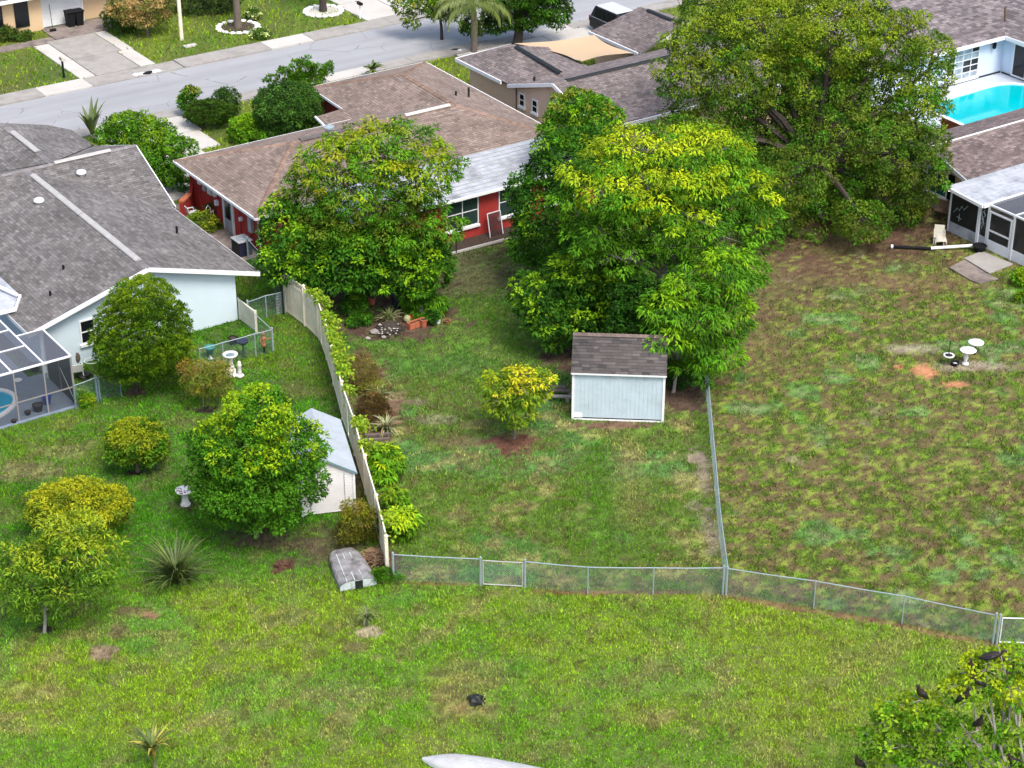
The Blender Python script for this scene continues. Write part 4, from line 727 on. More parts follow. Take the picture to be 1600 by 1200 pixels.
o = thing('fence_pole', 'black pole standing at the far end of the vinyl fence', 'pole', at(443, 492)); MB().tube([at(443, 492), at(443, 492)+UP*2.3], .04, 8).build('pole', M['iron'], o); MB().blob(at(443, 492)+UP*2.36, .1, 8, 5, .1).build('finial', M['iron'], o)
o = thing('wire_roll', 'bent piece of white wire mesh against the vinyl fence end', 'wire mesh', at(441, 491)); mb = MB()
for k in range(7): mb.tube([at(441, 491)+V(-.25+.05*k, -.06*math.sin(k), .02), at(441, 491)+V(-.25+.05*k, -.06*math.sin(k), 1.1)], .006, 4)
for z_ in np.arange(.1, 1.1, .14): mb.tube([at(441, 491)+V(-.25+.05*k, -.06*math.sin(k), z_) for k in range(7)], .005, 4)
mb.build('wire_grid', M['alum'], o)

# ================================================================== SHEDS
sh = thing('shed', 'pale blue board shed with dark shingled roof in the middle yard', 'shed', V(4.43, 74.6, 0))
b0, b1 = at(893, 655), at(1037, 660); ax = nrm(b1-b0); bk = nrm(np.cross(UP, ax)); Wd = np.linalg.norm(b1-b0); D = 3.1; HE = 2.28
HARD.append([tuple(p[:2]) for p in (b0, b1, b1+bk*D, b0+bk*D)])
ZR = HE+1.0; RT2 = [(.068, .062, .062), (.088, .079, .078), (.052, .048, .049), (.105, .092, .089), (.076, .069, .067)]
n = 22
for k in range(n):
    c = b0+ax*(Wd*(k+.5)/n); MB().obox(c+UP*(HE/2+.06)+bk*.02, ax, bk, UP, Wd/n/2-.0025, .014+.002*(k % 2), HE/2-.06).build('board', M['shedboard'], sh)
MB().obox(b0+ax*Wd/2+UP*(HE/2+.05)+bk*(.05), ax, bk, UP, Wd/2-.02, .012, HE/2-.06).build('wall', M['shedboard'], sh)
MB().obox(b0+ax*Wd/2+UP*(HE/2+.05)+bk*(D-.05), ax, bk, UP, Wd/2, .05, HE/2-.05).build('wall', M['shedboard'], sh)
for e in (.0, 1.0):
    c = b0+ax*Wd*e; wall_poly(sh, [c+UP*.05+bk*.07, c+UP*.05+bk*(D-.1), c+UP*HE+bk*(D-.1), c+UP*(ZR-.12)+bk*D/2, c+UP*HE+bk*.07], ax*(1 if e else -1), M['shedboard'], .05)
for e in (.012, .988): MB().obox(b0+ax*Wd*e+UP*HE/2-bk*.012, ax, bk, UP, .05, .02, HE/2).build('corner_trim', M['white'], sh)
MB().obox(b0+ax*Wd/2+UP*.03-bk*.012, ax, bk, UP, Wd/2, .02, .03).build('skid', M['white'], sh); MB().obox(b0+ax*(.24)+UP*.22-bk*.006, ax, bk, UP, .21, .012, .11).build('patch_panel', M['white'], sh)
e0, e1 = b0-ax*.05-bk*.1, b1+ax*.05-bk*.1; r0, r1 = b0-ax*.05+bk*D/2, b1+ax*.05+bk*D/2; k0, k1 = b0-ax*.05+bk*(D+.1), b1+ax*.05+bk*(D+.1)
zu = lambda p, z: V(p[0], p[1], z)
roof_plane(sh, [zu(e0, HE-.03), zu(e1, HE-.03), zu(r1, ZR), zu(r0, ZR)], RT2, .15, .34, 400, zu((e0+e1)/2, HE), .05)
roof_plane(sh, [zu(r0, ZR), zu(r1, ZR), zu(k1, HE-.03), zu(k0, HE-.03)], RT2, .2, .5, 0, None, .05)
ridge_caps(sh, zu(r0, ZR+.0), zu(r1, ZR+.0), (.16, .125, .11), .2)
MB().bar(zu(e0-bk*.015, HE-.05), zu(e1-bk*.015, HE-.05), .025, .07).build('fascia', M['white'], sh)
for i, (x, y, l) in enumerate([(872, 618, 1.5), (870, 627, 1.3), (862, 612, 1.2)]):
    t = thing('timber_plank', ['grey timber plank in the gap left of the blue shed, middle one', 'pale timber plank nearest the camera beside the blue shed', 'dark timber plank farthest back beside the blue shed'][i], 'plank', at(x, y)); c = at(x, y)+UP*.25
    MB().obox(c, ax, bk, UP, l/2, .1, .03).build('board', M['wood' if i != 1 else 'bark_pale'], t); [MB().obox(c+ax*e*l*.35-UP*.14, ax, bk, UP, .08, .09, .11).build('support_block', M['concrete'], t) for e in (-1, 1)]
# white lap sided shed
w0, w1 = at(472, 807), at(556, 797); ax2 = nrm(w1-w0); bk2 = nrm(np.cross(UP, ax2)); Wd2 = np.linalg.norm(w1-w0); D2 = 4.1; HE2, ZR2 = 1.78, 2.42
ws = thing('shed', 'white lap sided garden shed with pale sheet roof, half hidden by the leafy tree', 'shed', (w0+w1)/2)
HARD.append([tuple(p[:2]) for p in (w0, w1, w1+bk2*D2, w0+bk2*D2)])
z = .06
while z < ZR2-.12:
    zt = min(z+.125, ZR2-.06); hw = Wd2/2 if zt <= HE2 else Wd2/2*max(.02, (ZR2-.03-zt)/(ZR2-HE2))
    c = (w0+w1)/2; MB().add([c-ax2*hw-bk2*.035+UP*z, c+ax2*hw-bk2*.035+UP*z, c+ax2*hw-bk2*.008+UP*(zt+.01), c-ax2*hw-bk2*.008+UP*(zt+.01), c-ax2*hw+bk2*.02+UP*z, c+ax2*hw+bk2*.02+UP*z, c+ax2*hw+bk2*.02+UP*(zt+.01), c-ax2*hw+bk2*.02+UP*(zt+.01)], [(0, 1, 2, 3), (4, 7, 6, 5), (0, 4, 5, 1), (1, 5, 6, 2), (0, 3, 7, 4), (2, 6, 7, 3)]).build('siding_board', M['shedwhite'], ws); z += .125
for sgn, pp in ((1, w1), (-1, w0)): wall_poly(ws, [pp+UP*.05+bk2*.05, pp+UP*.05+bk2*D2, pp+UP*HE2+bk2*D2, pp+UP*HE2+bk2*.05], ax2*sgn, M['shedwhite'], .05)
MB().obox((w0+w1)/2+bk2*D2+UP*HE2/2, ax2, bk2, UP, Wd2/2, .03, HE2/2).build('wall', M['shedwhite'], ws)
for pp, e in ((w0, .03), (w1, -.03)): MB().obox(pp+ax2*e+UP*HE2/2-bk2*.04, ax2, bk2, UP, .045, .02, HE2/2).build('corner_trim', M['white'], ws)
for s_ in (-.33, .31): MB().obox((w0+w1)/2+ax2*s_*Wd2-bk2*.042+UP*.93, ax2, bk2, UP, .012, .012, .85).build('door_gap', M['plate'], ws)
cc = (w0+w1)/2
for sgn in (1, -1):
    e_ = cc+ax2*sgn*(Wd2/2+.1)
    for k in range(6):
        f0, f1 = k/6*(D2+.2)-.1, (k+1)/6*(D2+.2)-.1-.012
        P_ = [zu(e_+bk2*f0, HE2-.03), zu(e_+bk2*f1, HE2-.03), zu(cc+bk2*f1, ZR2), zu(cc+bk2*f0, ZR2)]
        nn = nrm(np.cross(P_[1]-P_[0], P_[2]-P_[0])); P_ = P_ if nn[2] > 0 else P_[::-1]
        MB().prism(P_, (0, 0, -.05)).build('roof_panel', M['shedroof'], ws)
    MB().bar(zu(e_-bk2*.12, HE2-.06), zu(cc-bk2*.12, ZR2-.03), .03, .08).build('fascia', M['galv_dark'], ws)

# ================================================================== YARD AND STREET OBJECTS
def lathe_thing(nm, label, cat, c, parts, group=None):
    t = thing(nm, label, cat, c, group)
    for pn, prof, m, dz in parts: MB().lathe(np.array(c)+V(*dz), prof, 16).build(pn, M[m], t, smooth=True)
    return t
# bird baths and statues
c = at(362, 587); lathe_thing('bird_bath', 'white cast stone bird bath beside the small white column in the left yard', 'bird bath', c, [('base', [(.26, 0), (.26, .08), (.2, .12), (.22, .3), (.14, .36)], 'stone_white', (0, 0, 0)), ('stem', [(.12, .36), (.16, .45), (.1, .6), (.1, .82), (.15, .92)], 'stone_white', (0, 0, 0)), ('basin', [(.1, .9), (.32, 1.0), (.34, 1.08), (.27, 1.08), (.18, 1.0)], 'stone_white', (0, 0, 0)), ('bird_bath_water', [(.2, 1.03), (.18, 1.035)], 'galv_dark', (0, 0, 0))])
c = at(375, 588); lathe_thing('garden_ornament', 'small white cast column standing right of the white bird bath', 'ornament', c, [('base', [(.19, 0), (.19, .06), (.12, .12)], 'stone_white', (0, 0, 0)), ('column', [(.1, .12), (.09, .2), (.085, .5), (.12, .56), (.07, .62), (.08, .7), (.02, .76)], 'stone_white', (0, 0, 0))])
c = at(290, 789); t = lathe_thing('bird_bath', 'pebble topped pale bird bath left of the leafy tree on the lawn', 'bird bath', c, [('base', [(.2, 0), (.21, .05), (.15, .15), (.11, .4), (.10, .52)], 'stone_white', (0, 0, 0)), ('basin', [(.1, .5), (.3, .6), (.36, .68), (.36, .7), (.05, .66)], 'stone_white', (0, 0, 0))])
me_ = MB().blob((0, 0, 0), (.035, .028, .02), 6, 4).mesh('pebble', (0, 0, 0))
for k in range(60):
    r_, a_ = .33*math.sqrt(random.random()), random.random()*6.28
    o = bpy.data.objects.new('pebble', me_.copy() if k < 2 else PB[k % 2]); COL.objects.link(o); o.parent = t; o.location = (r_*math.cos(a_), r_*math.sin(a_), .69+.02*r_/.33); o.rotation_euler = (0, 0, a_*3)
    if k < 2: PB = (globals().get('PB') or [])+[o.data]; o.data.materials.append(M['pebble' if k else 'stone_white'])
c = at(1508, 569); lathe_thing('bird_bath', 'white pedestal bird bath with wide shallow bowl in the mossy yard', 'bird bath', c, [('base', [(.17, 0), (.16, .06), (.08, .12)], 'stone_white', (0, 0, 0)), ('stem', [(.08, .12), (.07, .2), (.12, .32), (.1, .5), (.07, .58)], 'stone_white', (0, 0, 0)), ('basin', [(.08, .56), (.3, .63), (.37, .7), (.36, .72), (.05, .66)], 'stone_white', (.06, 0, 0))])
c = at(1519, 549)+V(.05, -.3, 0); lathe_thing('plant_saucer', 'second white dish tucked behind the wide bird bath bowl', 'dish', c+UP*.30, [('saucer', [(.1, .2), (.3, .24), (.36, .31), (.35, .33), (.05, .27)], 'stone_white', (0, 0, 0)), ('stand', [(.04, -.3), (.04, .2)], 'iron', (0, 0, 0))])
c = at(1481, 569); t = lathe_thing('bird_feeder', 'black pole bird feeder with white tray beside the wide bird bath', 'bird feeder', c, [('tray', [(.05, .38), (.24, .40), (.25, .47), (.2, .47), (.1, .42)], 'stone_white', (0, 0, 0)), ('seed_bowl', [(.05, .43), (.17, .46), (.02, .47)], 'iron', (0, 0, 0))])
MB().tube([c, c+UP*1.15], .018, 6).build('pole', M['iron'], t); MB().tube([c+V(0, 0, 1.1), c+V(.12, 0, 1.18), c+V(.2, 0, 1.08)], .012, 5).tube([c+V(0, 0, 1.1), c+V(-.14, 0, 1.2), c+V(-.22, 0, 1.1)], .012, 5).build('hanger', M['iron'], t)
c = at(1492, 570); lathe_thing('pet_bowl', 'black round bowl on the ground in front of the wide bird bath', 'bowl', c, [('bowl', [(.17, 0), (.2, .1), (.19, .14), (.15, .14), (.13, .05)], 'black', (0, 0, 0)), ('bowl_liner', [(.13, .06), (.1, .065)], 'stone_white', (0, 0, 0))])
c = at(329, 560); lathe_thing('plant_pot', 'teal glazed pot on a stand by the chain link fence', 'pot', c, [('stand', [(.16, 0), (.05, .03), (.05, .28)], 'alum', (0, 0, 0)), ('pot_body', [(.15, .25), (.18, .5), (.25, .55), (.25, .6), (.2, .6), (.17, .5)], 'tealpot', (0, 0, 0))])
c = at(381, 558); t = lathe_thing('pedestal_planter', 'blue grey bowl planter on a slim black pedestal in the left yard', 'planter', c, [('pedestal', [(.13, 0), (.05, .06), (.045, .5), (.06, .64)], 'iron', (0, 0, 0)), ('bowl', [(.06, .64), (.2, .7), (.28, .82), (.26, .84), (.15, .76)], 'navy', (0, 0, 0))])
c = at(365, 538); pot('plant_pot', c, .2, .35, M['black'], 'black pot behind the bowl planter at the chain link fence', 'pot')
# small garden figure
c = at(413, 552); t = thing('garden_figure', 'small brown garden figure with outstretched arm on a black post', 'garden figure', c)
MB().lathe(c, [(.13, 0), (.06, .06), (.05, .4)], 10).build('post', M['iron'], t)
def skin(name, vs, es, rs, mat, par, sub=1):
    me = bpy.data.meshes.new(name); o_ = ORG[par]; me.from_pydata([tuple(np.array(v)-o_) for v in vs], es, []); o = link(name, me, mat, par)
    o.modifiers.new('skin', 'SKIN'); 
    for v, r in zip(me.skin_vertices[0].data if me.skin_vertices else [], rs): v.radius = (r, r)
    if not me.skin_vertices:
        bpy.context.view_layer.objects.active = o
    m = o.modifiers.new('sub', 'SUBSURF'); m.levels = m.render_levels = sub; return o
b = MB(); b.lathe(c+UP*.36, [(.13, 0), (.1, .1), (.075, .22), (.1, .36), (.11, .44), (.045, .5), (.04, .53), (.075, .58), (.08, .64), (.05, .71), (.01, .73)], 12)
b.tube([c+V(.08, 0, .78), c+V(.2, -.03, .72), c+V(.36, -.04, .80)], [.04, .033, .02], 8); b.tube([c+V(-.08, 0, .78), c+V(-.15, -.05, .62), c+V(-.06, -.12, .52)], [.04, .033, .025], 8)
b.build('figure', M['skin'], t, smooth=True)
# overturned weathered boat by the fence end, and heap of dry fronds
c = at(552, 890); u = nrm(at(566, 918)-at(536, 856)); sd_ = nrm(np.cross(UP, u)); Lb = 2.35
bt = thing('dinghy', 'weathered grey dinghy lying upside down at the near end of the vinyl fence', 'boat', at(552, 890)); sternc = at(560, 919); vs = []; NS = 10
SEC = [(0, .70, .36), (.3, .71, .38), (.6, .67, .37), (.85, .60, .33), (1, .48, .26)]
for f_, hw, h in SEC:
    for k in range(NS+1):
        th = math.pi*k/NS; cx_ = math.copysign(abs(math.cos(th))**.6, math.cos(th)); vs.append(sternc-u*Lb*f_+sd_*hw*cx_+UP*(h*math.sin(th)**.55+.02))
fs = [(i*(NS+1)+k, i*(NS+1)+k+1, (i+1)*(NS+1)+k+1, (i+1)*(NS+1)+k) for i in range(len(SEC)-1) for k in range(NS)]
MB().add(vs, fs).build('hull', M['hull'], bt, smooth=False)
MB().add([vs[k]+u*.03 for k in range(NS+1)], [tuple(range(NS+1))]).build('transom', M['hullpale'], bt)
MB().add([vs[(len(SEC)-1)*(NS+1)+k] for k in range(NS+1)], [tuple(range(NS, -1, -1))]).build('bow_cap', M['hull'], bt)
MB().obox(sternc+u*.05+sd_*.02+UP*.18, sd_, u, UP, .14, .03, .17).build('motor_notch', M['iron'], bt)
for k in (-.42, -.12, .2): MB().bar(sternc+sd_*k+UP*.385, sternc-u*Lb*.8+sd_*k*.8+UP*.36, .035, .03).build('keel_strip', M['hullpale'], bt)
# upside-down canoe at the lower edge
tip = at(660, 1187); tail = at(930, 1238); u = nrm(tail-tip); sd_ = nrm(np.cross(UP, u)); cn = thing('canoe', 'chalky white canoe lying upside down at the bottom edge of the lawn', 'boat', (tip+tail)/2); vs = []; NL = 16; Lc = np.linalg.norm(tail-tip)
for i in range(NL+1):
    f_ = i/NL; hw = .50*(max(0.0, 1-abs(2*f_-1)**2.4))**.62+.03; h = .30*(1-.25*abs(2*f_-1)**3)*(.25+.75*min(1, 6*f_, 6*(1-f_)))+.03
    for k in range(NS+1):
        th = math.pi*k/NS; vs.append(tip+u*Lc*f_+sd_*hw*math.cos(th)+UP*(.01+h*math.sin(th)**.7))
MB().add(vs, [(i*(NS+1)+k, i*(NS+1)+k+1, (i+1)*(NS+1)+k+1, (i+1)*(NS+1)+k) for i in range(NL) for k in range(NS)]).build('hull', M['hullwhite'], cn, smooth=True)
for sgn in (1, -1): MB().tube([vs[i*(NS+1)+(0 if sgn > 0 else NS)]+UP*.015 for i in range(NL+1)], .022, 6).build('gunwale', M['galv'], cn)
MB().tube([vs[i*(NS+1)+NS//2]+UP*.008 for i in range(1, NL)], .014, 5).build('keel_strip', M['hullwhite'], cn)
# mounds, stump, rubble
def heap(nm, label, cat, c, r, h, mat, n=26, stick=True, pm_=None):
    t = thing(nm, label, cat, c); MB().blob(np.array(c)+UP*h*.2, (r*.8, r*.7, h*.8), 9, 6, .3).build('mound', pm_ or mat, t); mb = MB()
    for k in range(n):
        a_ = random.random()*6.28; q = r*math.sqrt(random.random()); p = np.array(c)+V(q*math.cos(a_), q*math.sin(a_), h*(1-(q/r)**2)*.9+.03)
        if stick: d = nrm(V(random.uniform(-1, 1), random.uniform(-1, 1), random.uniform(-.2, .35)))*random.uniform(.15, .35)*r; mb.tube([p-d, p+d*.2+UP*.03, p+d], [.008, .018, .006], 5)
        else: mb.blob(p, (random.uniform(.04, .1)*r*1.1, random.uniform(.03, .07)*r*1.1, .05), 6, 4, .3)
    tag(mb.build('debris', mat, t), kind='stuff')
    if nm == 'bark_pile':
        m2 = MB(); [m2.blob(np.array(c)+V(random.uniform(-.6, .6)*r, random.uniform(-.9, .1)*r, h*random.uniform(.35, 1.0)), (.05, .035, .02), 5, 4, .3) for _ in range(40)]; tag(m2.build('pale_chips', M['concrete_light'], t), kind='stuff')
    return t
heap('dirt_mound', 'dark clump of turned soil alone on the open front lawn', 'soil clump', at(743, 1097), .34, .24, M['iron'], 30, False)
heap('frond_heap', 'heap of brown dry fronds between the dinghy and the vinyl fence', 'yard waste', at(583, 873), .62, .28, M['blade_tan'], 90, True, M['mulch'])
heap('bark_pile', 'pile of dark cone scales with pale chips at the front of the planted bed', 'bark pile', at(608, 517), .75, .4, M['bark_dark'], 90, False)
heap('tree_stump', 'low rotting red brown stump in the left lawn', 'stump', at(441, 884), .33, .22, M['mulch'], 20, True)
for i, (x, y, r) in enumerate([(586, 521, .22), (575, 530, .13), (600, 528, .12)]):
    o = thing('garden_rock', ['largest grey rock at the edge of the planted bed', 'leftmost small rock below the planted bed', 'small rock under the cone scale pile'][i], 'rock', at(x, y)); MB().blob(at(x, y)+UP*r*.4, (r, r*.8, r*.6), 8, 6, .2).build('stone', M['concrete'], o)
# planted bed pots
TC = M['terracotta']
t = thing('planter_trough', 'long terracotta trough at the front of the planted bed', 'planter', at(648, 511)); a, b = at(638, 514), at(661, 506); d = nrm(b-a); n2_ = nrm(np.cross(UP, d)); L = np.linalg.norm(b-a)
for o_, hx, hy in [(-n2_*.13, L/2, .02), (n2_*.13, L/2, .02), (-d*(L/2-.02), .02, .11), (d*(L/2-.02), .02, .11)]: MB().obox((a+b)/2+o_+UP*.14, d, n2_, UP, hx, hy, .14).build('trough_side', TC, t)
MB().obox((a+b)/2+UP*.11, d, n2_, UP, L/2-.04, .11, .1).build('potting_soil', M['soil'], t)
pot('plant_pot', at(662, 510), .17, .38, TC, 'terracotta pot standing at the right end of the trough', 'pot'); pot('plant_pot', at(684, 505), .16, .30, M['white'], 'white pot right of the terracotta trough', 'pot')
pot('plant_pot', at(699, 505), .14, .16, TC, 'broken terracotta pot at the right tip of the planted bed', 'pot'); pot('plant_pot', at(692, 488), .2, .14, TC, 'shallow terracotta bowl behind the white pot', 'pot')
pot('plant_pot', at(568, 503), .16, .26, M['black'], 'black pot under the fern at the left of the planted bed', 'pot'); pot('plant_pot', at(564, 472), .2, .34, M['skin'], 'salmon pot with orange bloom under the tree', 'pot')
pot('plant_pot', at(581, 475), .19, .36, TC, 'leaning terracotta pot in the shade under the tree', 'pot'); pot('plant_pot', at(608, 466), .15, .3, TC, 'terracotta pot farthest back beside the dark urn', 'pot'); pot('urn', at(622, 478), .38, .75, M['navy'], 'dark blue barrel urn in the shade of the tree', 'urn'); pot('plant_pot', at(548, 494), .12, .2, M['concrete_light'], 'pale pot at the left edge of the planted bed', 'pot')
c = at(659, 489); lathe_thing('garden_ornament', 'pale stone mushroom ornament between the two ferns', 'ornament', c, [('stem', [(.13, 0), (.1, .25)], 'stone_white', (0, 0, 0)), ('cap', [(.08, .25), (.19, .3), (.15, .44), (.02, .5)], 'concrete', (0, 0, 0))])
c = at(630, 464); lathe_thing('plant_pot', 'round pale pot behind the dark urn', 'pot', c, [('pot_body', [(.12, 0), (.2, .15), (.2, .28), (.13, .36), (.11, .3)], 'concrete', (0, 0, 0))])
c = at(637, 503); o = thing('cactus', 'pale green ball cactus behind the trough', 'cactus', c); MB().blob(c+UP*.16, .2, 14, 8, .04).build('cactus_body', M['blade_pale'], o)
# window screen against the red wall, black post, hose ball
a, b = at(766, 372), at(786, 366); o = thing('window_screen', 'white framed insect screen leaning on the red house wall', 'window screen', a); d = nrm(b-a); up_ = nrm(UP+E2*.22); L = np.linalg.norm(b-a); Hs = 1.25
for p, q in [(a, b), (a+up_*Hs, b+up_*Hs), (a, a+up_*Hs), (b, b+up_*Hs)]: MB().bar(p, q, .04, .04).build('frame_bar', M['alum'], o)
MB().add([a, b, b+up_*Hs, a+up_*Hs], [(0, 1, 2, 3)]).build('screen_mesh', M['screen_frame'], o)
c = at(713, 396); o = thing('trellis_post', 'black iron post in front of the red house window', 'post', c); MB().bar(c, c+UP*1.9, .06, .06, (1, 0, 0)).build('post', M['iron'], o); MB().bar(c+UP*1.85-E1*.4, c+UP*1.85+E1*.15, .05, .05).build('arm', M['iron'], o)
c = at(699, 388); o = thing('garden_ball', 'purple gazing ball at the corner of the red patio wall', 'ornament', c); MB().blob(c+UP*.25, .13, 12, 8, 0).build('ball', M['bluepot'], o, smooth=True); MB().lathe(c, [(.14, 0), (.06, .05), (.08, .14)], 10).build('base', M['concrete'], o)
# air conditioner
c = W(39.75, 82.0); o = thing('air_conditioner', 'grey topped air conditioner unit at the red side wall', 'air conditioner', c)
MB().obox(c+UP*.4, E1, E2, UP, .36, .42, .38).build('cabinet', M['navy'], o, bevel=.04); MB().obox(c+UP*.81, E1, E2, UP, .40, .46, .035).build('top_cover', M['plate'], o, bevel=.03); MB().lathe(c+UP*.84, [(.3, 0), (.3, .02), (.1, .025), (.05, .05)], 16).build('fan_guard', M['galv'], o)
for k in range(9): MB().obox(c-E1*.365+UP*(.1+.075*k), E1, E2, UP, .008, .4, .02).build('louvre', M['iron'], o)
MB().obox(c+E1*.37+UP*.42, E1, E2, UP, .02, .2, .36).build('service_panel', M['plate'], o)
# chairs
def chair(label, c, rz, mat, seat=.42, w_=.5, back=.45, arms=True, cat='chair'):
    t = thing('garden_chair', label, cat, c); ca, sa = math.cos(rz), math.sin(rz); X, Y = V(ca, sa, 0), V(-sa, ca, 0); c = np.asarray(c, float)
    MB().obox(c+UP*seat, X, Y, UP, w_/2, w_/2, .02).build('seat', mat, t, bevel=.01); MB().obox(c+Y*w_/2+nrm(UP*.95+Y*.25)*(back/2)+UP*seat, X, nrm(Y-.25*UP), nrm(UP*.95+Y*.25), w_/2, .018, back/2).build('backrest', mat, t, bevel=.01)
    for i in (-1, 1):
        for j in (-1, 1): MB().tube([c+X*i*w_*.52+Y*j*w_*.55, c+X*i*w_*.48+Y*j*w_*.45+UP*seat], .022, 6).build('leg', mat, t)
        if arms: MB().tube([c+X*i*w_*.52+Y*w_*.5+UP*(seat+.24), c+X*i*w_*.54-Y*w_*.3+UP*(seat+.24), c+X*i*w_*.52-Y*w_*.48+UP*seat], .024, 6).build('armrest', mat, t)
    return t
chair('brown sling chair under the wall lamp outside the porch', at(1468, 340), math.radians(-40), M['brownfab']); ct = chair('white chair draped with a pale cloth beside the porch', at(1466, 380), math.radians(-10), M['cloth'])
c = at(1466, 380); cl = thing('draped_cloth', 'pale cloth hanging over the white chair by the porch', 'cloth', c+UP*.45); mb = MB(); n_ = 8; vs = []
for j in range(n_+1):
    for i in range(n_+1): x_, y_ = (i/n_-.5)*.72, (j/n_-.5)*.62; vs.append(c+V(x_*.86+.06, y_*.9-.08, .46-max(0, abs(x_)-.26)*2.2-max(0, -y_-.2)*2.0+.012*math.sin(i*2.1+j)))
mb.add(vs, [(j*(n_+1)+i, j*(n_+1)+i+1, (j+1)*(n_+1)+i+1, (j+1)*(n_+1)+i) for j in range(n_) for i in range(n_)]).build('cloth', M['cloth'], cl, smooth=True)
chair('white plastic chair among clutter beside the pool cage', at(121, 590), math.radians(200), M['white'], .4, .5, .42); chair('first white metal chair by the red side wall under the eaves', W(39.5, 87.0), math.radians(120), M['alum'], .45, .42, .45, True)
c = W(39.9, 86.2); o = thing('bicycle_rack', 'white curled metal plant stand beside the red wall chair', 'plant stand', c); MB().tube([c+UP*.05, c+V(0, 0, .9), c+V(.1, .1, 1.05), c+V(.2, .15, .9), c+V(.2, .15, .1)], .025, 6).tube([c+V(.2, 0, .05), c+V(.25, 0, .7), c+V(.35, .05, .8), c+V(.4, .08, .1)], .025, 6).build('stand_frame', M['alum'], o)
o['label'] = 'white curled metal stand beside the chair at the red wall'; o.name = 'plant_stand'
# clutter beside pool cage
c = at(144, 575); o = thing('hoop', 'round white hoop lying on clutter beside the pale house wall', 'hoop', c+UP*.3); MB().tube([c+V(.32*math.cos(k*.35), .22*math.sin(k*.35), .36+.03*math.sin(k*.35)) for k in range(19)], .02, 6).build('ring', M['alum'], o)
c = at(121, 568); o = thing('garden_sack', 'brown sack standing against the pale house wall', 'sack', c); MB().blob(c+UP*.32, (.16, .14, .36), 9, 7, .08).build('sack_body', M['wood'], o)
c = at(131, 590); heap('clutter_heap', 'dark jumble of garden tools beside the white plastic chair', 'clutter', c, .4, .28, M['iron'], 24, True)
c = at(128, 540)-V(0, .15, 0); o = thing('hose_reel', 'grey hose bracket below the pale house window', 'hose bracket', c+UP*.7) if False else None
# paving, pipe and tub by the porch
o = slab('entry_slab', [at(1506, 405), at(1534, 394), at(1583, 414), at(1546, 429)], 0, .07, M['concrete'], world=True); tag(o, kind='structure')
o = slab('lower_slab', [at(1483, 419), at(1507, 407), at(1544, 430), at(1560, 437), at(1530, 444), at(1515, 438)], 0, .05, M['concrete_dark'], world=True); tag(o, kind='structure')
c = at(1530, 393); pot('garden_tub', c, .33, .34, M['black'], 'black round tub at the porch door receiving the pipe', 'tub', soil=False)
a, m_, b = at(1394, 388), at(1454, 391), at(1524, 389); o = thing('drain_pipe', 'long black and white drain pipe lying by the porch', 'pipe', a)
MB().tube([a+UP*.1, m_+UP*.1], .075, 8).build('black_section', M['black'], o); MB().tube([m_+UP*.11, b+UP*.2], .08, 8).build('white_section', M['white'], o); MB().tube([a+V(-.08, 0, .1), a+V(.03, 0, .1)], .1, 10).build('pipe_end', M['white'], o)
# porch interior: a dark bin and table
c = W(71.6, 60.9); pot('porch_bin', c, .35, .8, M['navy'], 'navy round bin behind the screen door of the porch', 'bin', soil=False)
c = W(72.0, 63.2); chair('dark lounge chair inside the screened porch', c, .6, M['galv_dark'], .4, .6, .6)
c = W(71.6, 62.5); o = thing('side_table', 'white topped side table inside the screened porch', 'table', c); MB().obox(c+UP*.7, E1, E2, UP, .35, .3, .02).build('table_top', M['white'], o); [MB().tube([c+E1*i*.3+E2*j*.25, c+E1*i*.3+E2*j*.25+UP*.68], .02, 5).build('leg', M['iron'], o) for i in (-1, 1) for j in (-1, 1)]
# red-stained fence by the far pool
o = thing('board_fence', 'red brown board fence corner between the oak and the turquoise pool', 'fence', W(79.5, 72.4))
for k in range(16): MB().obox(W(79.3, 70.4+k*.2, .72), E1, E2, UP, .02, .095, .72).build('board', M['redwood'], o)
for z_ in (.3, 1.2): MB().bar(W(79.35, 70.3, z_), W(79.35, 73.5, z_), .05, .08).build('rail', M['redwood'], o)
# street furniture
def mailbox(label, c, postm, boxm, h=1.1, rz=A):
    t = thing('mailbox', label, 'mailbox', c); c = np.asarray(c, float); X = V(math.cos(rz+math.pi/2), math.sin(rz+math.pi/2), 0); Y = np.cross(UP, X)
    MB().bar(c, c+UP*h, .11, .11, (1, 0, 0)).build('post', M[postm], t); mb = MB(); vs = []
    for s_ in (-.25, .25):
        for k in range(9): th = math.pi*k/8; vs.append(c+X*s_+Y*.1*math.cos(th)+UP*(h+.1+.1*math.sin(th)))
        vs += [c+X*s_-Y*.1+UP*h, c+X*s_+Y*.1+UP*h]
    mb.add(vs, [tuple(range(11)), tuple(range(21, 10, -1))]+[(i, 11+i, 11+(i+1) % 11, (i+1) % 11) for i in range(11)]).build('box', M[boxm], t); MB().obox(c+Y*.11+UP*(h+.16), X, Y, UP, .09, .008, .03).build('flag', M['redlens'], t); return t
mailbox('white mailbox on a black post in the near left verge', at(100, 121), 'black', 'cloth'); mailbox('black mailbox on a white post by the far driveway', at(563, 29), 'white', 'black', .95)
c = at(284, 62); o = thing('utility_pole', 'bare tan timber pole on the lime verge across the street', 'utility pole', c); MB().tube([c-UP*.2, c+UP*4, c+UP*8], [.13, .12, .1], 10).build('pole', M['vinyl'], o); MB().bar(c+UP*7.4-E1*.9, c+UP*7.4+E1*.9, .1, .1).build('crossarm', M['wood'], o)
c = at(297, 72); o = thing('meter_cover', 'pale concrete utility cover in the verge by the timber pole', 'utility cover', c); MB().obox(c+UP*.03, E1, E2, UP, .42, .2, .05).build('cover', M['concrete_light'], o, bevel=.01)
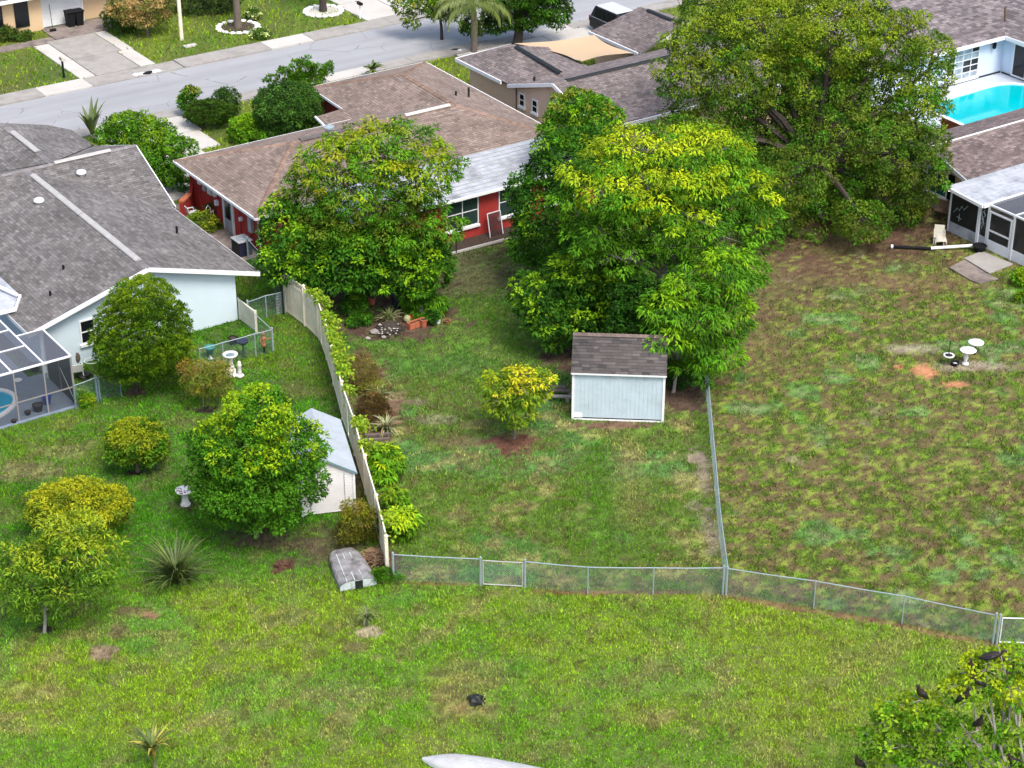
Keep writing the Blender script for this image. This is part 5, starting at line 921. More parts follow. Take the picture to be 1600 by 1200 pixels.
def trash(label, c, rz=A):
    t = thing('trash_bin', label, 'trash bin', c, 'bins by the garage'); X, Y = E1, E2; c = np.asarray(c, float)
    b = MB(); b.add([c+X*sx*(.22 if z_ == 0 else .29)+Y*sy*(.24 if z_ == 0 else .33)+UP*(.05+z_*.95) for z_ in (0, 1) for sy in (-1, 1) for sx in (-1, 1)], [(0, 2, 3, 1), (4, 5, 7, 6), (0, 1, 5, 4), (2, 6, 7, 3), (0, 4, 6, 2), (1, 3, 7, 5)]); b.build('bin_body', M['black'], t, bevel=.03)
    MB().obox(c+UP*1.05-Y*.02, X, Y, UP, .31, .37, .045).build('lid', M['black'], t, bevel=.03); MB().tube([c+Y*.36-X*.25+UP*.96, c+Y*.36+X*.25+UP*.96], .025, 6).build('handle', M['black'], t)
    for i in (-1, 1): MB().tube([c+Y*.24+X*i*.2+UP*.12, c+Y*.24+X*i*.25+UP*.12], .12, 10).build('wheel', M['tyre'], t)
trash('left black trash bin in front of the white garage door', at(111, 42)); trash('right black trash bin in front of the white garage door', at(124, 40))
a, b = at(83, 50), W(46.1, 121.1, 1.5); o = thing('broom', 'long handled broom leaning on the white garage door', 'broom', a); MB().tube([a+UP*.15, b], .02, 6).build('handle', M['iron'], o); MB().obox(a+UP*.1, E1, E2, UP, .2, .1, .1).build('brush_head', M['black'], o)
mb = MB(); o = thing('painted_litter', 'scatter of white and black rags in the gutter by the driveway', 'litter', at(228, 116))
for k, (x, y) in enumerate([(212, 118), (217, 117), (223, 116), (234, 114), (240, 113), (246, 112), (229, 116)]): MB().blob(at(x, y)+UP*.06, (.24, .16, .07), 7, 4, .35).build('rag', M['white'] if k not in (3, 6) else M['black'], o)
o.name = 'gutter_litter'
for i, (x, y) in enumerate([(713, 80), (718, 81)]):
    o = thing('drain_grate', ['dark drain opening in the near kerb by the palm', 'pale lump of debris beside the kerb drain'][i], ['drain', 'debris'][i], at(x, y)); MB().blob(at(x, y)+UP*.1, (.4 if i == 0 else .15, .15, .08), 8, 4, .2).build('grate_body', M['iron' if i == 0 else 'white'], o)
# parked SUV, tail to the street
sc_ = W(74.7+.95, 98.3); cr = thing('parked_car', 'black sport utility vehicle parked in the driveway beyond the peach house', 'car', sc_)
X, Y = E1, E2; cz = lambda s_, t_, z_: sc_+X*s_+Y*t_+UP*z_
def loft(secs):  # secs along Y: (t, halfwidth bottom, halfwidth top, z0, z1)
    vs = []; fs = []
    for t_, wb, wt, z0, z1 in secs: vs += [cz(-wb, t_, z0), cz(wb, t_, z0), cz(wt, t_, z1), cz(-wt, t_, z1)]
    for i in range(len(secs)-1):
        for k in range(4): fs.append((i*4+k, i*4+(k+1) % 4, i*4+4+(k+1) % 4, i*4+4+k))
    n4 = (len(secs)-1)*4; fs += [(3, 2, 1, 0), (n4, n4+1, n4+2, n4+3)]; return MB().add(vs, fs)
loft([(-2.35, .85, .8, .35, .85), (-2.2, .92, .88, .3, .95), (-.9, .95, .93, .3, 1.02), (2.2, .95, .93, .3, 1.05), (2.35, .92, .9, .4, 1.0)]).build('body', M['carblack'], cr, bevel=.05)
loft([(-1.0, .86, .84, 1.0, 1.06), (-.3, .88, .72, 1.03, 1.68), (2.0, .88, .72, 1.04, 1.70), (2.3, .86, .80, 1.03, 1.10)]).build('cabin', M['carblack'], cr, bevel=.04)
MB().obox(cz(0, .85, 1.72), X, Y, UP, .68, 1.12, .02).build('roof_panel', M['carroof'], cr, bevel=.02)  # black car's roof coloured pale: the sky's reflection painted in
for sx in (-1, 1):
    for t0, t1 in ((-.25, .75), (.82, 1.85)): MB().prism([cz(sx*.875, t0, 1.12), cz(sx*.875, t1, 1.12), cz(sx*.765, t1-.06, 1.58), cz(sx*.765, t0+.12, 1.58)], X*sx*.02).build('side_window', M['carglass'], cr)
    for t_ in (-1.5, 1.5): MB().tube([cz(sx*.78, t_, .36), cz(sx*.97, t_, .36)], .36, 16).build('wheel', M['tyre'], cr)
    MB().bar(cz(sx*.96, 2.2, 1.04), cz(sx*.96, -1.0, 1.02), .02, .03).build('belt_trim', M['galv'], cr); MB().obox(cz(sx*.84, 2.36, .85), X, Y, UP, .09, .02, .18).build('tail_light', M['redlens'], cr)
MB().prism([cz(-.7, 2.27, 1.15), cz(.7, 2.27, 1.15), cz(.62, 2.05, 1.6), cz(-.62, 2.05, 1.6)], Y*.03).build('rear_window', M['carglass'], cr)

# ================================================================== VEGETATION
def unit(a): return a/(np.linalg.norm(a, axis=1, keepdims=True)+1e-9)
def leaf_quads(P, D, N, L, Wd, C, droop=.15):
    """bent diamond leaves: base P, axis D, face normal N"""
    n = len(P); S = unit(np.cross(D, N)); L = L[:, None]; Wd = Wd[:, None]
    mid = P+D*L*.5+N*L*.06; tip = P+D*L-np.array([0, 0, 1.0])*L*droop
    v = np.stack([P, mid+S*Wd*.5, tip, mid-S*Wd*.5], 1).reshape(-1, 3); c = np.repeat(C, 4, 0); return v, c
def crown_leaves(lobes, style, cols, dens=1.0, leaf=(.2, .09), clump=.5, tipcol=None, tip_amt=.0, tip_top=True, seed=0, per=34, inner=.35, droop=.2, flat=1.0, gap=.62):
    """lobes: (centre, radii). Each lobe carries leafy clumps over its surface, each clump a dome of single leaves."""
    R = np.random.default_rng(seed+101); VV = []; CC = []; clumps = []
    zs = [c[2]+r[2] for c, r in lobes]; zlo = min(c[2]-r[2] for c, r in lobes); zhi = max(zs)
    for li, (c, r) in enumerate(lobes):
        area = 4*math.pi*(((r[0]*r[1])**1.6+(r[0]*r[2])**1.6+(r[1]*r[2])**1.6)/3)**(1/1.6); m = max(4, int(area/(clump*clump)*1.9*dens)); mi = int(m*.3)
        d = unit(R.normal(size=(m+mi, 3))); q = np.concatenate([R.uniform(.82, 1.14, m), R.uniform(.35, .75, mi)])
        pos = c+d*r*q[:, None]; nrm_ = unit(d/np.array(r)*min(r))
        keep = pos[:, 2] > .12; 
        for lj, (c2, r2) in enumerate(lobes):
            if lj != li: keep &= ((((pos-c2)/r2)**2).sum(1) > .5)
        clumps.append((pos[keep], nrm_[keep]))
    cp = np.concatenate([a for a, b in clumps]); cn = np.concatenate([b for a, b in clumps]); ok = []; cell = {}; dmin = clump*gap
    for i in R.permutation(len(cp)):
        p = cp[i]; key = (int(p[0]//dmin), int(p[1]//dmin), int(p[2]//dmin)); good = True
        for a in (-1, 0, 1):
            for b_ in (-1, 0, 1):
                for c_ in (-1, 0, 1):
                    for j in cell.get((key[0]+a, key[1]+b_, key[2]+c_), ()):
                        e = cp[j]-p
                        if e[0]*e[0]+e[1]*e[1]+e[2]*e[2] < dmin*dmin: good = False
        if good: cell.setdefault(key, []).append(i); ok.append(i)
    ok = np.array(ok); cp = cp[ok]; cn = cn[ok]; m = len(cp)
    hrel = np.clip((cp[:, 2]-zlo)/(zhi-zlo), 0, 1); bc = np.array(cols)[R.integers(0, len(cols), m)]*R.uniform(.55, 1.5, (m, 1))
    if tipcol is not None:
        pr = tip_amt*(sstep(.35, .95, hrel)*1.6 if tip_top else np.ones(m)); pr = pr*(.4+1.2*sstep(.35, .65, vnoise(cp[:, 0], cp[:, 1]+cp[:, 2], .9, seed, 2)))
        tk = R.random(m) < pr
    else: tk = np.zeros(m, bool)
    rc = clump*R.uniform(.40, .74, m); k = np.repeat(np.arange(m), per); n = len(k)
    ax_ = unit(cn*1.0+np.array([0, 0, .75])); d = unit(R.normal(size=(n, 3))); dt = (d*ax_[k]).sum(1, keepdims=True); d = np.where((dt < -.15), d-2*dt*ax_[k], d); d = unit(d)
    q = R.uniform(.35, 1.0, n)**.6; P = cp[k]+d*(rc[k]*q)[:, None]*np.array([1, 1, .75*flat])
    ls = leaf[0]*R.uniform(.65, 1.3, n); lw = leaf[1]*R.uniform(.7, 1.25, n)
    if style == 'broad': D = unit(d*.8+R.normal(size=(n, 3))*.55+np.array([0, 0, .05])); N = unit(d*1.0+R.normal(size=(n, 3))*.30+np.array([0, 0, .45]))
    elif style == 'spray': D = unit(d*np.array([1, 1, .2])+R.normal(size=(n, 3))*.3+np.array([0, 0, -.25])); N = unit(d*.6+R.normal(size=(n, 3))*.28+np.array([0, 0, .8]))
    elif style == 'upright': D = unit(d*.8+R.normal(size=(n, 3))*.3+np.array([0, 0, .8])); N = unit(d+R.normal(size=(n, 3))*.5)
    else: D = unit(d+R.normal(size=(n, 3))*.7); N = unit(R.normal(size=(n, 3))*.8+d*.5+np.array([0, 0, .4]))
    C = bc[k]*R.uniform(.75, 1.25, (n, 1))*np.array([1.38, 1.78, .72]); tl = tk[k] & (q > .5) & (d[:, 2] > -.1)
    if tipcol is not None: tc = np.array(tipcol)[R.integers(0, len(tipcol), m)][k]*R.uniform(.8, 1.2, (n, 1)); C[tl] = tc[tl]*np.array([1.40, 1.72, .62])
    v, c = leaf_quads(P, D, N, ls, lw, np.clip(C, 0, .9), droop); return v, c, cp
TREE_TRIS = [0]
def plant(name, label, cat, base, lobes, cols, style='broad', trunk='bark', tr=.14, group=None, limbs=True, trunk_h=None, bump=4, **kw):
    """base: ground point; lobes: pixel ellipses (px,py,w,h[,depth offset]) turned into real ellipsoids standing round the base"""
    b = at(*base) if len(base) == 2 else np.array(base, float); L = []
    for q in lobes:
        px, py, wp, hp = q[:4]; off = q[4] if len(q) > 4 else random.uniform(-.2, .2)*wp/40
        c = at_y(px, py, b[1]+off); dist = np.linalg.norm(c-V(0, 0, CH)); sc = F/dist; dep = math.asin((CH-c[2])/dist); rx = wp/2/sc; rr = hp/2/sc
        ry = min(rx, rr/math.sin(dep)*.9); rz = math.sqrt(max((rr*rr-(ry*math.sin(dep))**2), (.3*rr)**2))/math.cos(dep)
        L.append((c, np.array([rx, ry*.95, max(rz, .25)])))
    if bump:
        L2 = []
        for c, r in L:
            L2.append((c, r*.86))
            for _ in range(bump):
                d = unit(RNG.normal(size=(1, 3)))[0]; d[2] = abs(d[2])*.9-.15; d = d/np.linalg.norm(d); L2.append((c+d*r*RNG.uniform(.55, .78), np.maximum(r*RNG.uniform(.24, .42), .12)))
        LS = L2
    else: LS = L
    t = thing(name, label, cat, b, group); k2 = dict(dens=1, leaf=(.2, .09), clump=.5); k2.update(kw); v, c, cp = crown_leaves(LS, style, cols, seed=len(label)*7+int(b[0]*10) & 1023, **k2)
    cr_ = link('crown' if cat in ('tree', 'palm') else 'foliage', np_mesh('crown', v-b, np.arange(len(v)), 4, c), M['leaf'], t); TREE_TRIS[0] += len(v)//2
    mb = MB(); zc = np.mean([l[0][2] for l in L]); cx = np.mean([l[0][0] for l in L]); cy = np.mean([l[0][1] for l in L]); th = trunk_h or max(.25, min(l[0][2]-l[1][2]*.2 for l in L)); fork = b+(V(cx, cy, 0)-V(b[0], b[1], 0))*.15+UP*th
    mb.tube([b-UP*.1, b+UP*.08+V(.02, .0, 0), b+(fork-b)*.55+V(.06*tr/.14, .05, 0), fork], [tr*1.5, tr*1.1, tr*.9, tr*.8], 8)
    for c_, r_ in (L if limbs else []):
        m_ = fork+(c_-fork)*.5+V(random.uniform(-.2, .2), random.uniform(-.2, .2), .1)*np.linalg.norm(c_-fork)*.3; mb.tube([fork-UP*.05, m_, c_], [tr*.65, tr*.4, tr*.18], 6)
        for k in range(4):
            d = unit(RNG.normal(size=(1, 3)))[0]; mb.tube([c_, c_+d*r_*.5, c_+d*r_*.92], [tr*.2, tr*.13, tr*.04], 4)
    mb.build('trunk' if cat == 'tree' else 'stem', M[trunk], t); return t, L, cp
GD, GM, GL, GY = (.020, .058, .010), (.042, .100, .012), (.075, .150, .014), (.150, .175, .014)
YEL, YO, OLV, OLD = (.42, .37, .02), (.30, .27, .02), (.085, .100, .018), (.040, .055, .014)
# golden trees in the middle yard
plant('shade_tree', 'wide round tree with yellow tinged top in front of the red house', 'tree', (585, 455), [(575, 300, 210, 150, -.3), (600, 230, 200, 90, .6), (520, 270, 130, 110, 0), (650, 280, 120, 110, -.4), (688, 262, 80, 80, .2), (540, 340, 150, 110, -1.2), (630, 350, 160, 100, -1.5), (480, 300, 80, 80, .2), (668, 325, 50, 50, -.6)], [GM, GL, (.05, .10, .012), OLV], 'spray', tipcol=[(.19, .23, .02), GY, (.16, .21, .018), (.22, .20, .02)], tip_amt=.48, leaf=(.20, .085), clump=.62, per=58, tr=.17, gap=.70, dens=.8)
plant('umbrella_shrub', 'dark glossy shrub with lime leaf tips under the golden tree by the red house', 'shrub', (560, 470), [(470, 395, 130, 120, -.4), (560, 405, 130, 100, -1.2), (640, 410, 130, 110, -1.0), (520, 420, 110, 60, -1.4), (600, 430, 110, 44, -1.5), (440, 350, 70, 80, .4), (668, 395, 50, 70, -.3), (460, 425, 60, 44, -.5)], [GD, (.028, .075, .010), GM], 'broad', tipcol=[(.13, .22, .016), (.17, .25, .02)], tip_amt=.34, tip_top=False, leaf=(.20, .10), clump=.52, per=40, tr=.08)
plant('shade_tree', 'biggest yellow green tree behind the blue shed', 'tree', (1025, 535), [(1010, 280, 240, 130, -.6), (1090, 250, 190, 110, .3), (940, 300, 140, 120, -.3), (1150, 300, 130, 120, -.4), (1060, 330, 200, 90, -1.5), (1000, 235, 180, 80, .8), (1130, 370, 130, 110, -1.3), (940, 370, 110, 90, -1.4), (1180, 350, 80, 90, -.4), (900, 330, 70, 80, -.2), (1150, 420, 90, 80, -1.6), (960, 400, 90, 60, -1.8), (1085, 385, 110, 80, -1.9), (985, 405, 60, 50, -2.1), (1040, 375, 60, 40, -1.9)], [GM, GL, (.06, .125, .012)], 'spray', trunk='bark_pale', tipcol=[(.34, .34, .022), (.26, .29, .02), (.20, .26, .018), GY], tip_amt=.52, leaf=(.21, .08), clump=.70, per=70, gap=.68, tr=.16, trunk_h=3.6)
plant('privet_tree', 'dense dark green shrubby tree left of the biggest yellow tree', 'tree', (860, 440), [(850, 310, 110, 130, 0), (890, 250, 130, 100, .3), (840, 375, 100, 80, -.3), (930, 230, 90, 70, .6), (870, 350, 120, 110, -.8), (835, 330, 60, 90, .2)], [GD, (.030, .080, .010), GM], 'broad', tipcol=[(.12, .20, .016)], tip_amt=.22, tip_top=False, leaf=(.18, .09), clump=.5, per=40, tr=.1)
plant('umbrella_shrub', 'low glossy shrub with bright leaf rosettes left of the blue shed', 'shrub', (890, 545), [(850, 465, 100, 80, 0), (900, 490, 110, 80, -.5), (860, 500, 80, 60, -.7), (960, 470, 110, 120, .3), (910, 430, 110, 100, .4), (880, 525, 60, 40, -.8), (930, 510, 80, 60, -.2), (830, 450, 60, 50, .2)], [GD, (.022, .060, .010), (.035, .085, .012)], 'broad', tipcol=[(.14, .22, .018), (.18, .26, .025)], tip_amt=.34, tip_top=False, leaf=(.19, .10), clump=.50, per=40, tr=.07)
plant('feather_leaf_tree', 'bright feathery young tree leaning over the blue shed roof', 'tree', (1052, 612), [(1090, 500, 130, 90, -.2), (1040, 480, 80, 60, -.2), (1110, 545, 100, 60, -.5), (1140, 490, 70, 80, .2), (1050, 525, 80, 50, -.9), (1090, 575, 80, 40, -.6), (1130, 430, 90, 90, .5), (1075, 455, 80, 60, .3)], [GM, GL, (.055, .125, .012)], 'spray', trunk='bark_pale', tipcol=[(.16, .25, .016), (.13, .22, .014)], tip_amt=.4, tip_top=False, leaf=(.27, .075), clump=.6, per=50, tr=.07, trunk_h=1.6)
plant('dark_undergrowth', 'dark shrub filling the gap between the blue shed and the chain link fence', 'shrub', (1075, 600), [(1070, 585, 70, 60, .3), (990, 510, 90, 70, .6), (1000, 470, 90, 80, .9)], [GD, (.018, .045, .010)], 'broad', leaf=(.16, .08), clump=.4, per=36, tr=.05)
plant('background_tree', 'bright green bushy tree against the peach house wall', 'tree', (915, 335), [(905, 175, 100, 70, 0), (880, 200, 70, 60, -.3), (940, 190, 60, 60, .2), (900, 215, 80, 50, -.6)], [GM, GL], 'broad', tipcol=[(.15, .24, .015), (.17, .16, .05)], tip_amt=.3, leaf=(.2, .09), clump=.45, per=42, tr=.1, trunk_h=2)
# big oak
oak = [(1100, 60, 120, 90), (1190, 40, 150, 90), (1300, 50, 160, 100), (1400, 60, 120, 100), (1450, 110, 80, 110), (1080, 130, 110, 100), (1160, 130, 140, 110), (1260, 120, 150, 100), (1360, 140, 150, 110), (1430, 190, 110, 110), (1110, 210, 120, 90), (1200, 200, 140, 100), (1300, 210, 150, 110), (1390, 240, 120, 100), (1440, 260, 90, 90), (1230, 280, 130, 100), (1320, 290, 140, 100), (1400, 310, 110, 80), (1280, 340, 110, 70), (1350, 345, 90, 60), (1200, 330, 80, 70), (1110, 5, 90, 50), (1330, 0, 120, 50), (1245, -5, 120, 50), (1060, 190, 60, 60)]
plant('oak_tree', 'huge olive green oak between the peach house and the tan house', 'tree', (1262, 340), [(x, y, w_, h_, (190-y)/30*-1.0*0+random.uniform(-2.2, 2.2)+(y-190)*-.022+1.0) for x, y, w_, h_ in oak], [(.07, .095, .018), (.060, .090, .016), (.045, .076, .014), GM, (.09, .10, .02)], 'broad', 'bark_dark', tipcol=[(.15, .18, .02), (.13, .14, .022), (.17, .19, .025)], tip_amt=.42, leaf=(.16, .085), clump=.78, per=90, tr=.36, trunk_h=3.2, gap=.60, bump=4)
# left yard
plant('clipped_tree', 'clipped round conifer with a short dark trunk by the pale blue house', 'tree', (212, 612), [(225, 475, 110, 90, 0), (225, 530, 150, 110, -.2), (190, 510, 80, 100, 0), (265, 510, 70, 90, .1), (215, 575, 130, 50, -.3), (270, 560, 60, 60, 0), (172, 550, 50, 60, 0)], [(.055, .095, .012), (.075, .120, .013), (.04, .075, .012)], 'upright', 'bark_dark', tipcol=[(.12, .16, .014), (.14, .18, .016)], tip_amt=.45, tip_top=False, leaf=(.13, .045), clump=.27, per=46, tr=.12, dens=1.7, bump=4, gap=.78)
plant('citrus_tree', 'leafy bright green tree in front of the white garden shed', 'tree', (400, 838), [(400, 645, 110, 80, 0), (345, 690, 90, 80, .2), (390, 700, 150, 100, -.3), (460, 695, 100, 90, .2), (390, 760, 170, 100, -.6), (470, 750, 80, 80, -.2), (330, 740, 70, 90, 0), (420, 800, 130, 60, -.6), (360, 790, 90, 60, -.4), (410, 620, 50, 40, .2)], [GM, (.050, .115, .012), (.035, .09, .010)], 'broad', tipcol=[(.17, .24, .016), (.21, .26, .018)], tip_amt=.62, leaf=(.14, .075), clump=.42, per=50, tr=.1, dens=1.25)
plant('round_bush', 'round clipped bush with pale specks alone on the left lawn', 'bush', (215, 736), [(212, 685, 92, 60, 0), (200, 705, 70, 40, -.2), (230, 700, 66, 50, -.1), (213, 668, 66, 30, .1)], [(.07, .115, .014), GM, (.10, .125, .018)], 'broad', tipcol=[(.22, .22, .02), (.18, .18, .03)], tip_amt=.5, leaf=(.11, .06), clump=.24, per=42, tr=.07, inner=.6, dens=1.7, bump=1)
plant('golden_bush', 'golden yellow spreading bush behind the pale leaved tree', 'bush', (122, 842), [(125, 785, 150, 70, 0), (75, 800, 70, 60, 0), (175, 790, 60, 60, 0), (125, 815, 110, 40, -.4), (120, 765, 100, 30, .3)], [(.13, .14, .02), (.16, .16, .022), (.10, .115, .018)], 'fine', tipcol=[(.32, .275, .03), (.28, .25, .03)], tip_amt=.5, leaf=(.12, .045), clump=.27, per=44, tr=.06)
plant('pale_leaf_tree', 'loose pale green tree with grey trunk at the left edge', 'tree', (69, 988), [(110, 830, 110, 60, .2), (90, 870, 130, 70, 0), (140, 870, 110, 80, .1), (50, 905, 110, 80, -.1), (30, 930, 60, 50, 0), (110, 860, 120, 80, .3), (110, 910, 110, 60, -.4), (25, 880, 60, 60, .2), (70, 940, 90, 40, -.3), (150, 905, 60, 50, 0)], [(.085, .135, .022), (.11, .155, .026), (.06, .105, .02)], 'broad', 'bark_pale', tipcol=[(.24, .25, .03), (.22, .23, .04)], tip_amt=.6, leaf=(.20, .055), clump=.42, per=34, tr=.06, trunk_h=.95)
plant('small_golden_tree', 'small yellow leaved tree left of the blue shed', 'tree', (803, 684), [(808, 610, 90, 60, 0), (775, 600, 50, 40, .1), (840, 600, 50, 50, 0), (805, 640, 70, 50, -.2), (815, 585, 60, 36, .2), (785, 625, 60, 50, -.2)], [(.11, .15, .018), (.08, .13, .014), (.14, .16, .02)], 'spray', tipcol=[(.42, .33, .03), (.36, .28, .03), (.25, .24, .02)], tip_amt=.5, leaf=(.19, .07), clump=.34, per=30, tr=.06, dens=.7, gap=.8)
plant('dry_shrub', 'tangled brown and olive shrub behind the white bird bath', 'shrub', (317, 634), [(315, 590, 60, 50, 0), (345, 585, 40, 40, 0), (300, 575, 40, 30, .1), (335, 605, 50, 30, -.1)], [(.12, .11, .03), (.15, .12, .06), (.08, .09, .02)], 'fine', tipcol=[(.26, .18, .10), (.22, .15, .03), (.25, .12, .11)], tip_amt=.5, tip_top=False, leaf=(.15, .035), clump=.28, per=30, tr=.03)
plant('cage_shrub', 'small lime shrub at the corner of the pool cage', 'shrub', (131, 633), [(130, 618, 22, 20, 0), (135, 625, 22, 14, -.1)], [GL, GY], 'broad', leaf=(.11, .05), clump=.18, per=30, tr=.02)
plant('dry_bush', 'brown and mustard dry bush at the foot of the vinyl fence beside the dinghy', 'shrub', (560, 848), [(560, 812, 55, 50, 0), (545, 830, 50, 36, -.1), (578, 825, 30, 50, .1), (553, 795, 40, 24, .1)], [(.10, .085, .022), (.12, .10, .02), (.07, .06, .022)], 'fine', tipcol=[(.20, .18, .02), (.16, .1, .05)], tip_amt=.4, leaf=(.12, .035), clump=.25, per=40, tr=.03)
plant('purple_grass_bush', 'dry reddish grass bush by the vinyl fence vines', 'shrub', (564, 606), [(563, 578, 46, 42, 0), (574, 592, 36, 26, 0)], [(.15, .095, .07), (.19, .13, .09), (.12, .08, .05)], 'upright', leaf=(.22, .02), clump=.3, per=60, tr=.02)
plant('russet_shrub', 'dark russet shrub between the two spider plants', 'shrub', (583, 650), [(580, 632, 40, 34, 0), (590, 645, 34, 24, -.1), (572, 652, 26, 30, 0)], [(.09, .045, .03), (.12, .06, .04), (.06, .035, .025)], 'upright', leaf=(.2, .03), clump=.28, per=50, tr=.02)
plant('dry_clump', 'low tan clump in the mulch strip along the vinyl fence', 'shrub', (582, 612), [(582, 605, 36, 18, 0), (595, 612, 26, 14, -.1)], [(.16, .15, .05), (.2, .15, .08), (.08, .10, .03)], 'upright', leaf=(.2, .022), clump=.25, per=50, tr=.015)
for i, (bx, by, L_) in enumerate([(601, 752, [(600, 712, 42, 36), (612, 725, 30, 24), (592, 728, 30, 26), (600, 740, 36, 18)]), (614, 800, [(612, 775, 36, 22), (625, 785, 20, 16)]), (627, 842, [(625, 810, 48, 26), (638, 818, 26, 20), (614, 822, 30, 24), (625, 830, 36, 18)])]):
    plant('sapling', ['tallest lime sapling against the vinyl fence', 'sparse small sapling between two lime saplings', 'yellow tipped sapling nearest the front chain link fence'][i], 'sapling', (bx, by), L_, [GL, (.09, .16, .016)], 'spray', 'bark_pale', tipcol=[(.30, .33, .02), (.22, .28, .02)] if i != 1 else [(.14, .18, .02)], tip_amt=.6, leaf=(.26, .09), clump=.26, per=26, tr=.03, dens=.8 if i != 1 else .4)
# shrubs and trees toward the street
plant('hedge_tree', 'bushy green shrub tree between the grey roof and the red house', 'tree', (222, 292), [(205, 200, 80, 50, .4), (190, 215, 70, 60, .2), (230, 215, 80, 60, .3), (265, 235, 60, 50, 0), (225, 240, 90, 60, -.3), (255, 262, 70, 50, -.3), (170, 215, 40, 40, .2), (285, 232, 40, 30, 0)], [GM, GL, (.05, .10, .012)], 'broad', tipcol=[(.12, .18, .014)], tip_amt=.3, leaf=(.17, .08), clump=.42, per=44, tr=.1, dens=1.6)
plant('dark_shrub', 'tall dark shrub in the shade beside the red house wall', 'shrub', (280, 300), [(265, 272, 30, 26, 0), (290, 290, 30, 20, 0)], [GD, GM], 'broad', leaf=(.15, .07), clump=.35, per=40, tr=.04)
plant('clipped_bush', 'large domed dark green bush by the red house driveway', 'bush', (322, 198), [(325, 174, 70, 38, 0), (308, 178, 40, 30, 0), (345, 178, 40, 30, 0)], [(.035, .060, .014), (.045, .075, .016), (.026, .048, .012)], 'upright', leaf=(.11, .05), clump=.26, per=46, tr=.06, inner=.5, dens=1.7, bump=1)
plant('clipped_bush', 'small dark round bush behind the large domed bush', 'bush', (356, 180), [(354, 152, 38, 28, 0), (356, 166, 34, 26, 0)], [(.030, .060, .014), (.024, .048, .012)], 'broad', leaf=(.13, .06), clump=.3, per=40, tr=.05, dens=1.5, bump=1)
plant('young_tree', 'young broadleaf sapling behind the domed bush at the kerb', 'sapling', (296, 182), [(297, 147, 26, 22, 0), (292, 160, 22, 18, 0)], [GM, (.04, .09, .014)], 'broad', tipcol=[(.16, .14, .04)], tip_amt=.3, leaf=(.24, .11), clump=.3, per=24, tr=.04)
plant('ball_tree', 'dense dark grey green ball tree in front of the red house wing', 'tree', (452, 216), [(450, 165, 108, 74, 0), (425, 180, 50, 50, 0), (475, 185, 60, 40, 0), (445, 190, 80, 34, -.2)], [(.028, .060, .022), (.036, .072, .026), (.045, .085, .025)], 'broad', leaf=(.15, .06), clump=.34, per=46, tr=.1, inner=.5, dens=1.7, bump=1)
plant('spiky_shrub', 'bright upright branched shrub behind the dark ball tree', 'shrub', (470, 165), [(462, 112, 22, 34, 0), (478, 110, 22, 40, 0), (496, 118, 26, 36, 0), (445, 122, 22, 30, 0), (475, 128, 60, 24, 0), (425, 128, 16, 22, 0), (512, 108, 14, 24, 0)], [GM, GL, (.07, .12, .016)], 'upright', leaf=(.19, .07), clump=.3, per=32, tr=.05)
plant('lime_hedge', 'bright lime hedge shrub at the end of the red house driveway', 'shrub', (378, 222), [(376, 200, 38, 36, 0), (388, 190, 26, 20, .1), (378, 212, 38, 18, 0)], [GL, (.085, .16, .014)], 'broad', tipcol=[(.16, .24, .016)], tip_amt=.35, leaf=(.14, .07), clump=.28, per=40, tr=.04)
plant('lime_hedge', 'low lime ground hedge along the red house roof edge', 'shrub', (418, 225), [(414, 210, 44, 20, 0), (436, 208, 26, 14, .1)], [GL, (.085, .16, .014)], 'broad', leaf=(.13, .06), clump=.25, per=36, tr=.03)
plant('street_tree', 'broad dark green street tree with a forked trunk beside the palm', 'tree', (808, 70), [(850, 15, 70, 40, 0), (820, 25, 80, 40, .3), (780, 25, 60, 50, .2), (870, 20, 50, 40, 0), (800, -10, 110, 40, 0), (740, 42, 40, 26, -.2), (855, -15, 80, 40, 0), (770, 40, 40, 20, 0)], [(.030, .065, .012), GM, (.024, .05, .012)], 'broad', 'bark_dark', leaf=(.2, .10), clump=.45, per=36, tr=.3, trunk_h=1.9)
plant('street_tree', 'olive yellow street tree overhanging the road left of the palm', 'tree', (690, 62), [(690, 15, 60, 30, 0), (660, 5, 50, 30, 0), (642, 32, 26, 22, -.2), (625, 5, 30, 24, 0), (710, -5, 80, 40, 0), (720, 20, 40, 30, 0)], [OLV, (.09, .12, .016), GM], 'broad', 'bark_dark', tipcol=[(.24, .2, .03)], tip_amt=.4, leaf=(.19, .09), clump=.42, per=34, tr=.1, trunk_h=1.6, dens=.8)
plant('flowering_tree', 'pink flowering small tree beside the cream garage', 'tree', (230, 54), [(225, 22, 70, 40, 0), (200, 10, 70, 36, .3), (245, 20, 40, 36, 0), (225, 0, 100, 30, 0)], [(.12, .10, .05), (.09, .09, .04), (.15, .11, .08)], 'broad', tipcol=[(.36, .2, .22), (.3, .17, .17)], tip_amt=.7, tip_top=False, leaf=(.17, .08), clump=.4, per=30, tr=.1)
plant('dark_shrub', 'dark green shrub under the pink flowering tree', 'shrub', (192, 48), [(188, 34, 50, 24, 0), (205, 36, 30, 22, 0), (180, 24, 36, 24, .2)], [(.03, .05, .018), (.04, .06, .02)], 'broad', leaf=(.17, .08), clump=.35, per=36, tr=.05)
plant('foundation_shrub', 'low dark foundation planting below the arched doorway', 'shrub', (22, 62), [(10, 54, 34, 26, 0), (35, 58, 34, 12, 0), (0, 58, 30, 20, 0)], [(.035, .055, .018), (.05, .06, .02)], 'broad', leaf=(.16, .07), clump=.3, per=36, tr=.04)
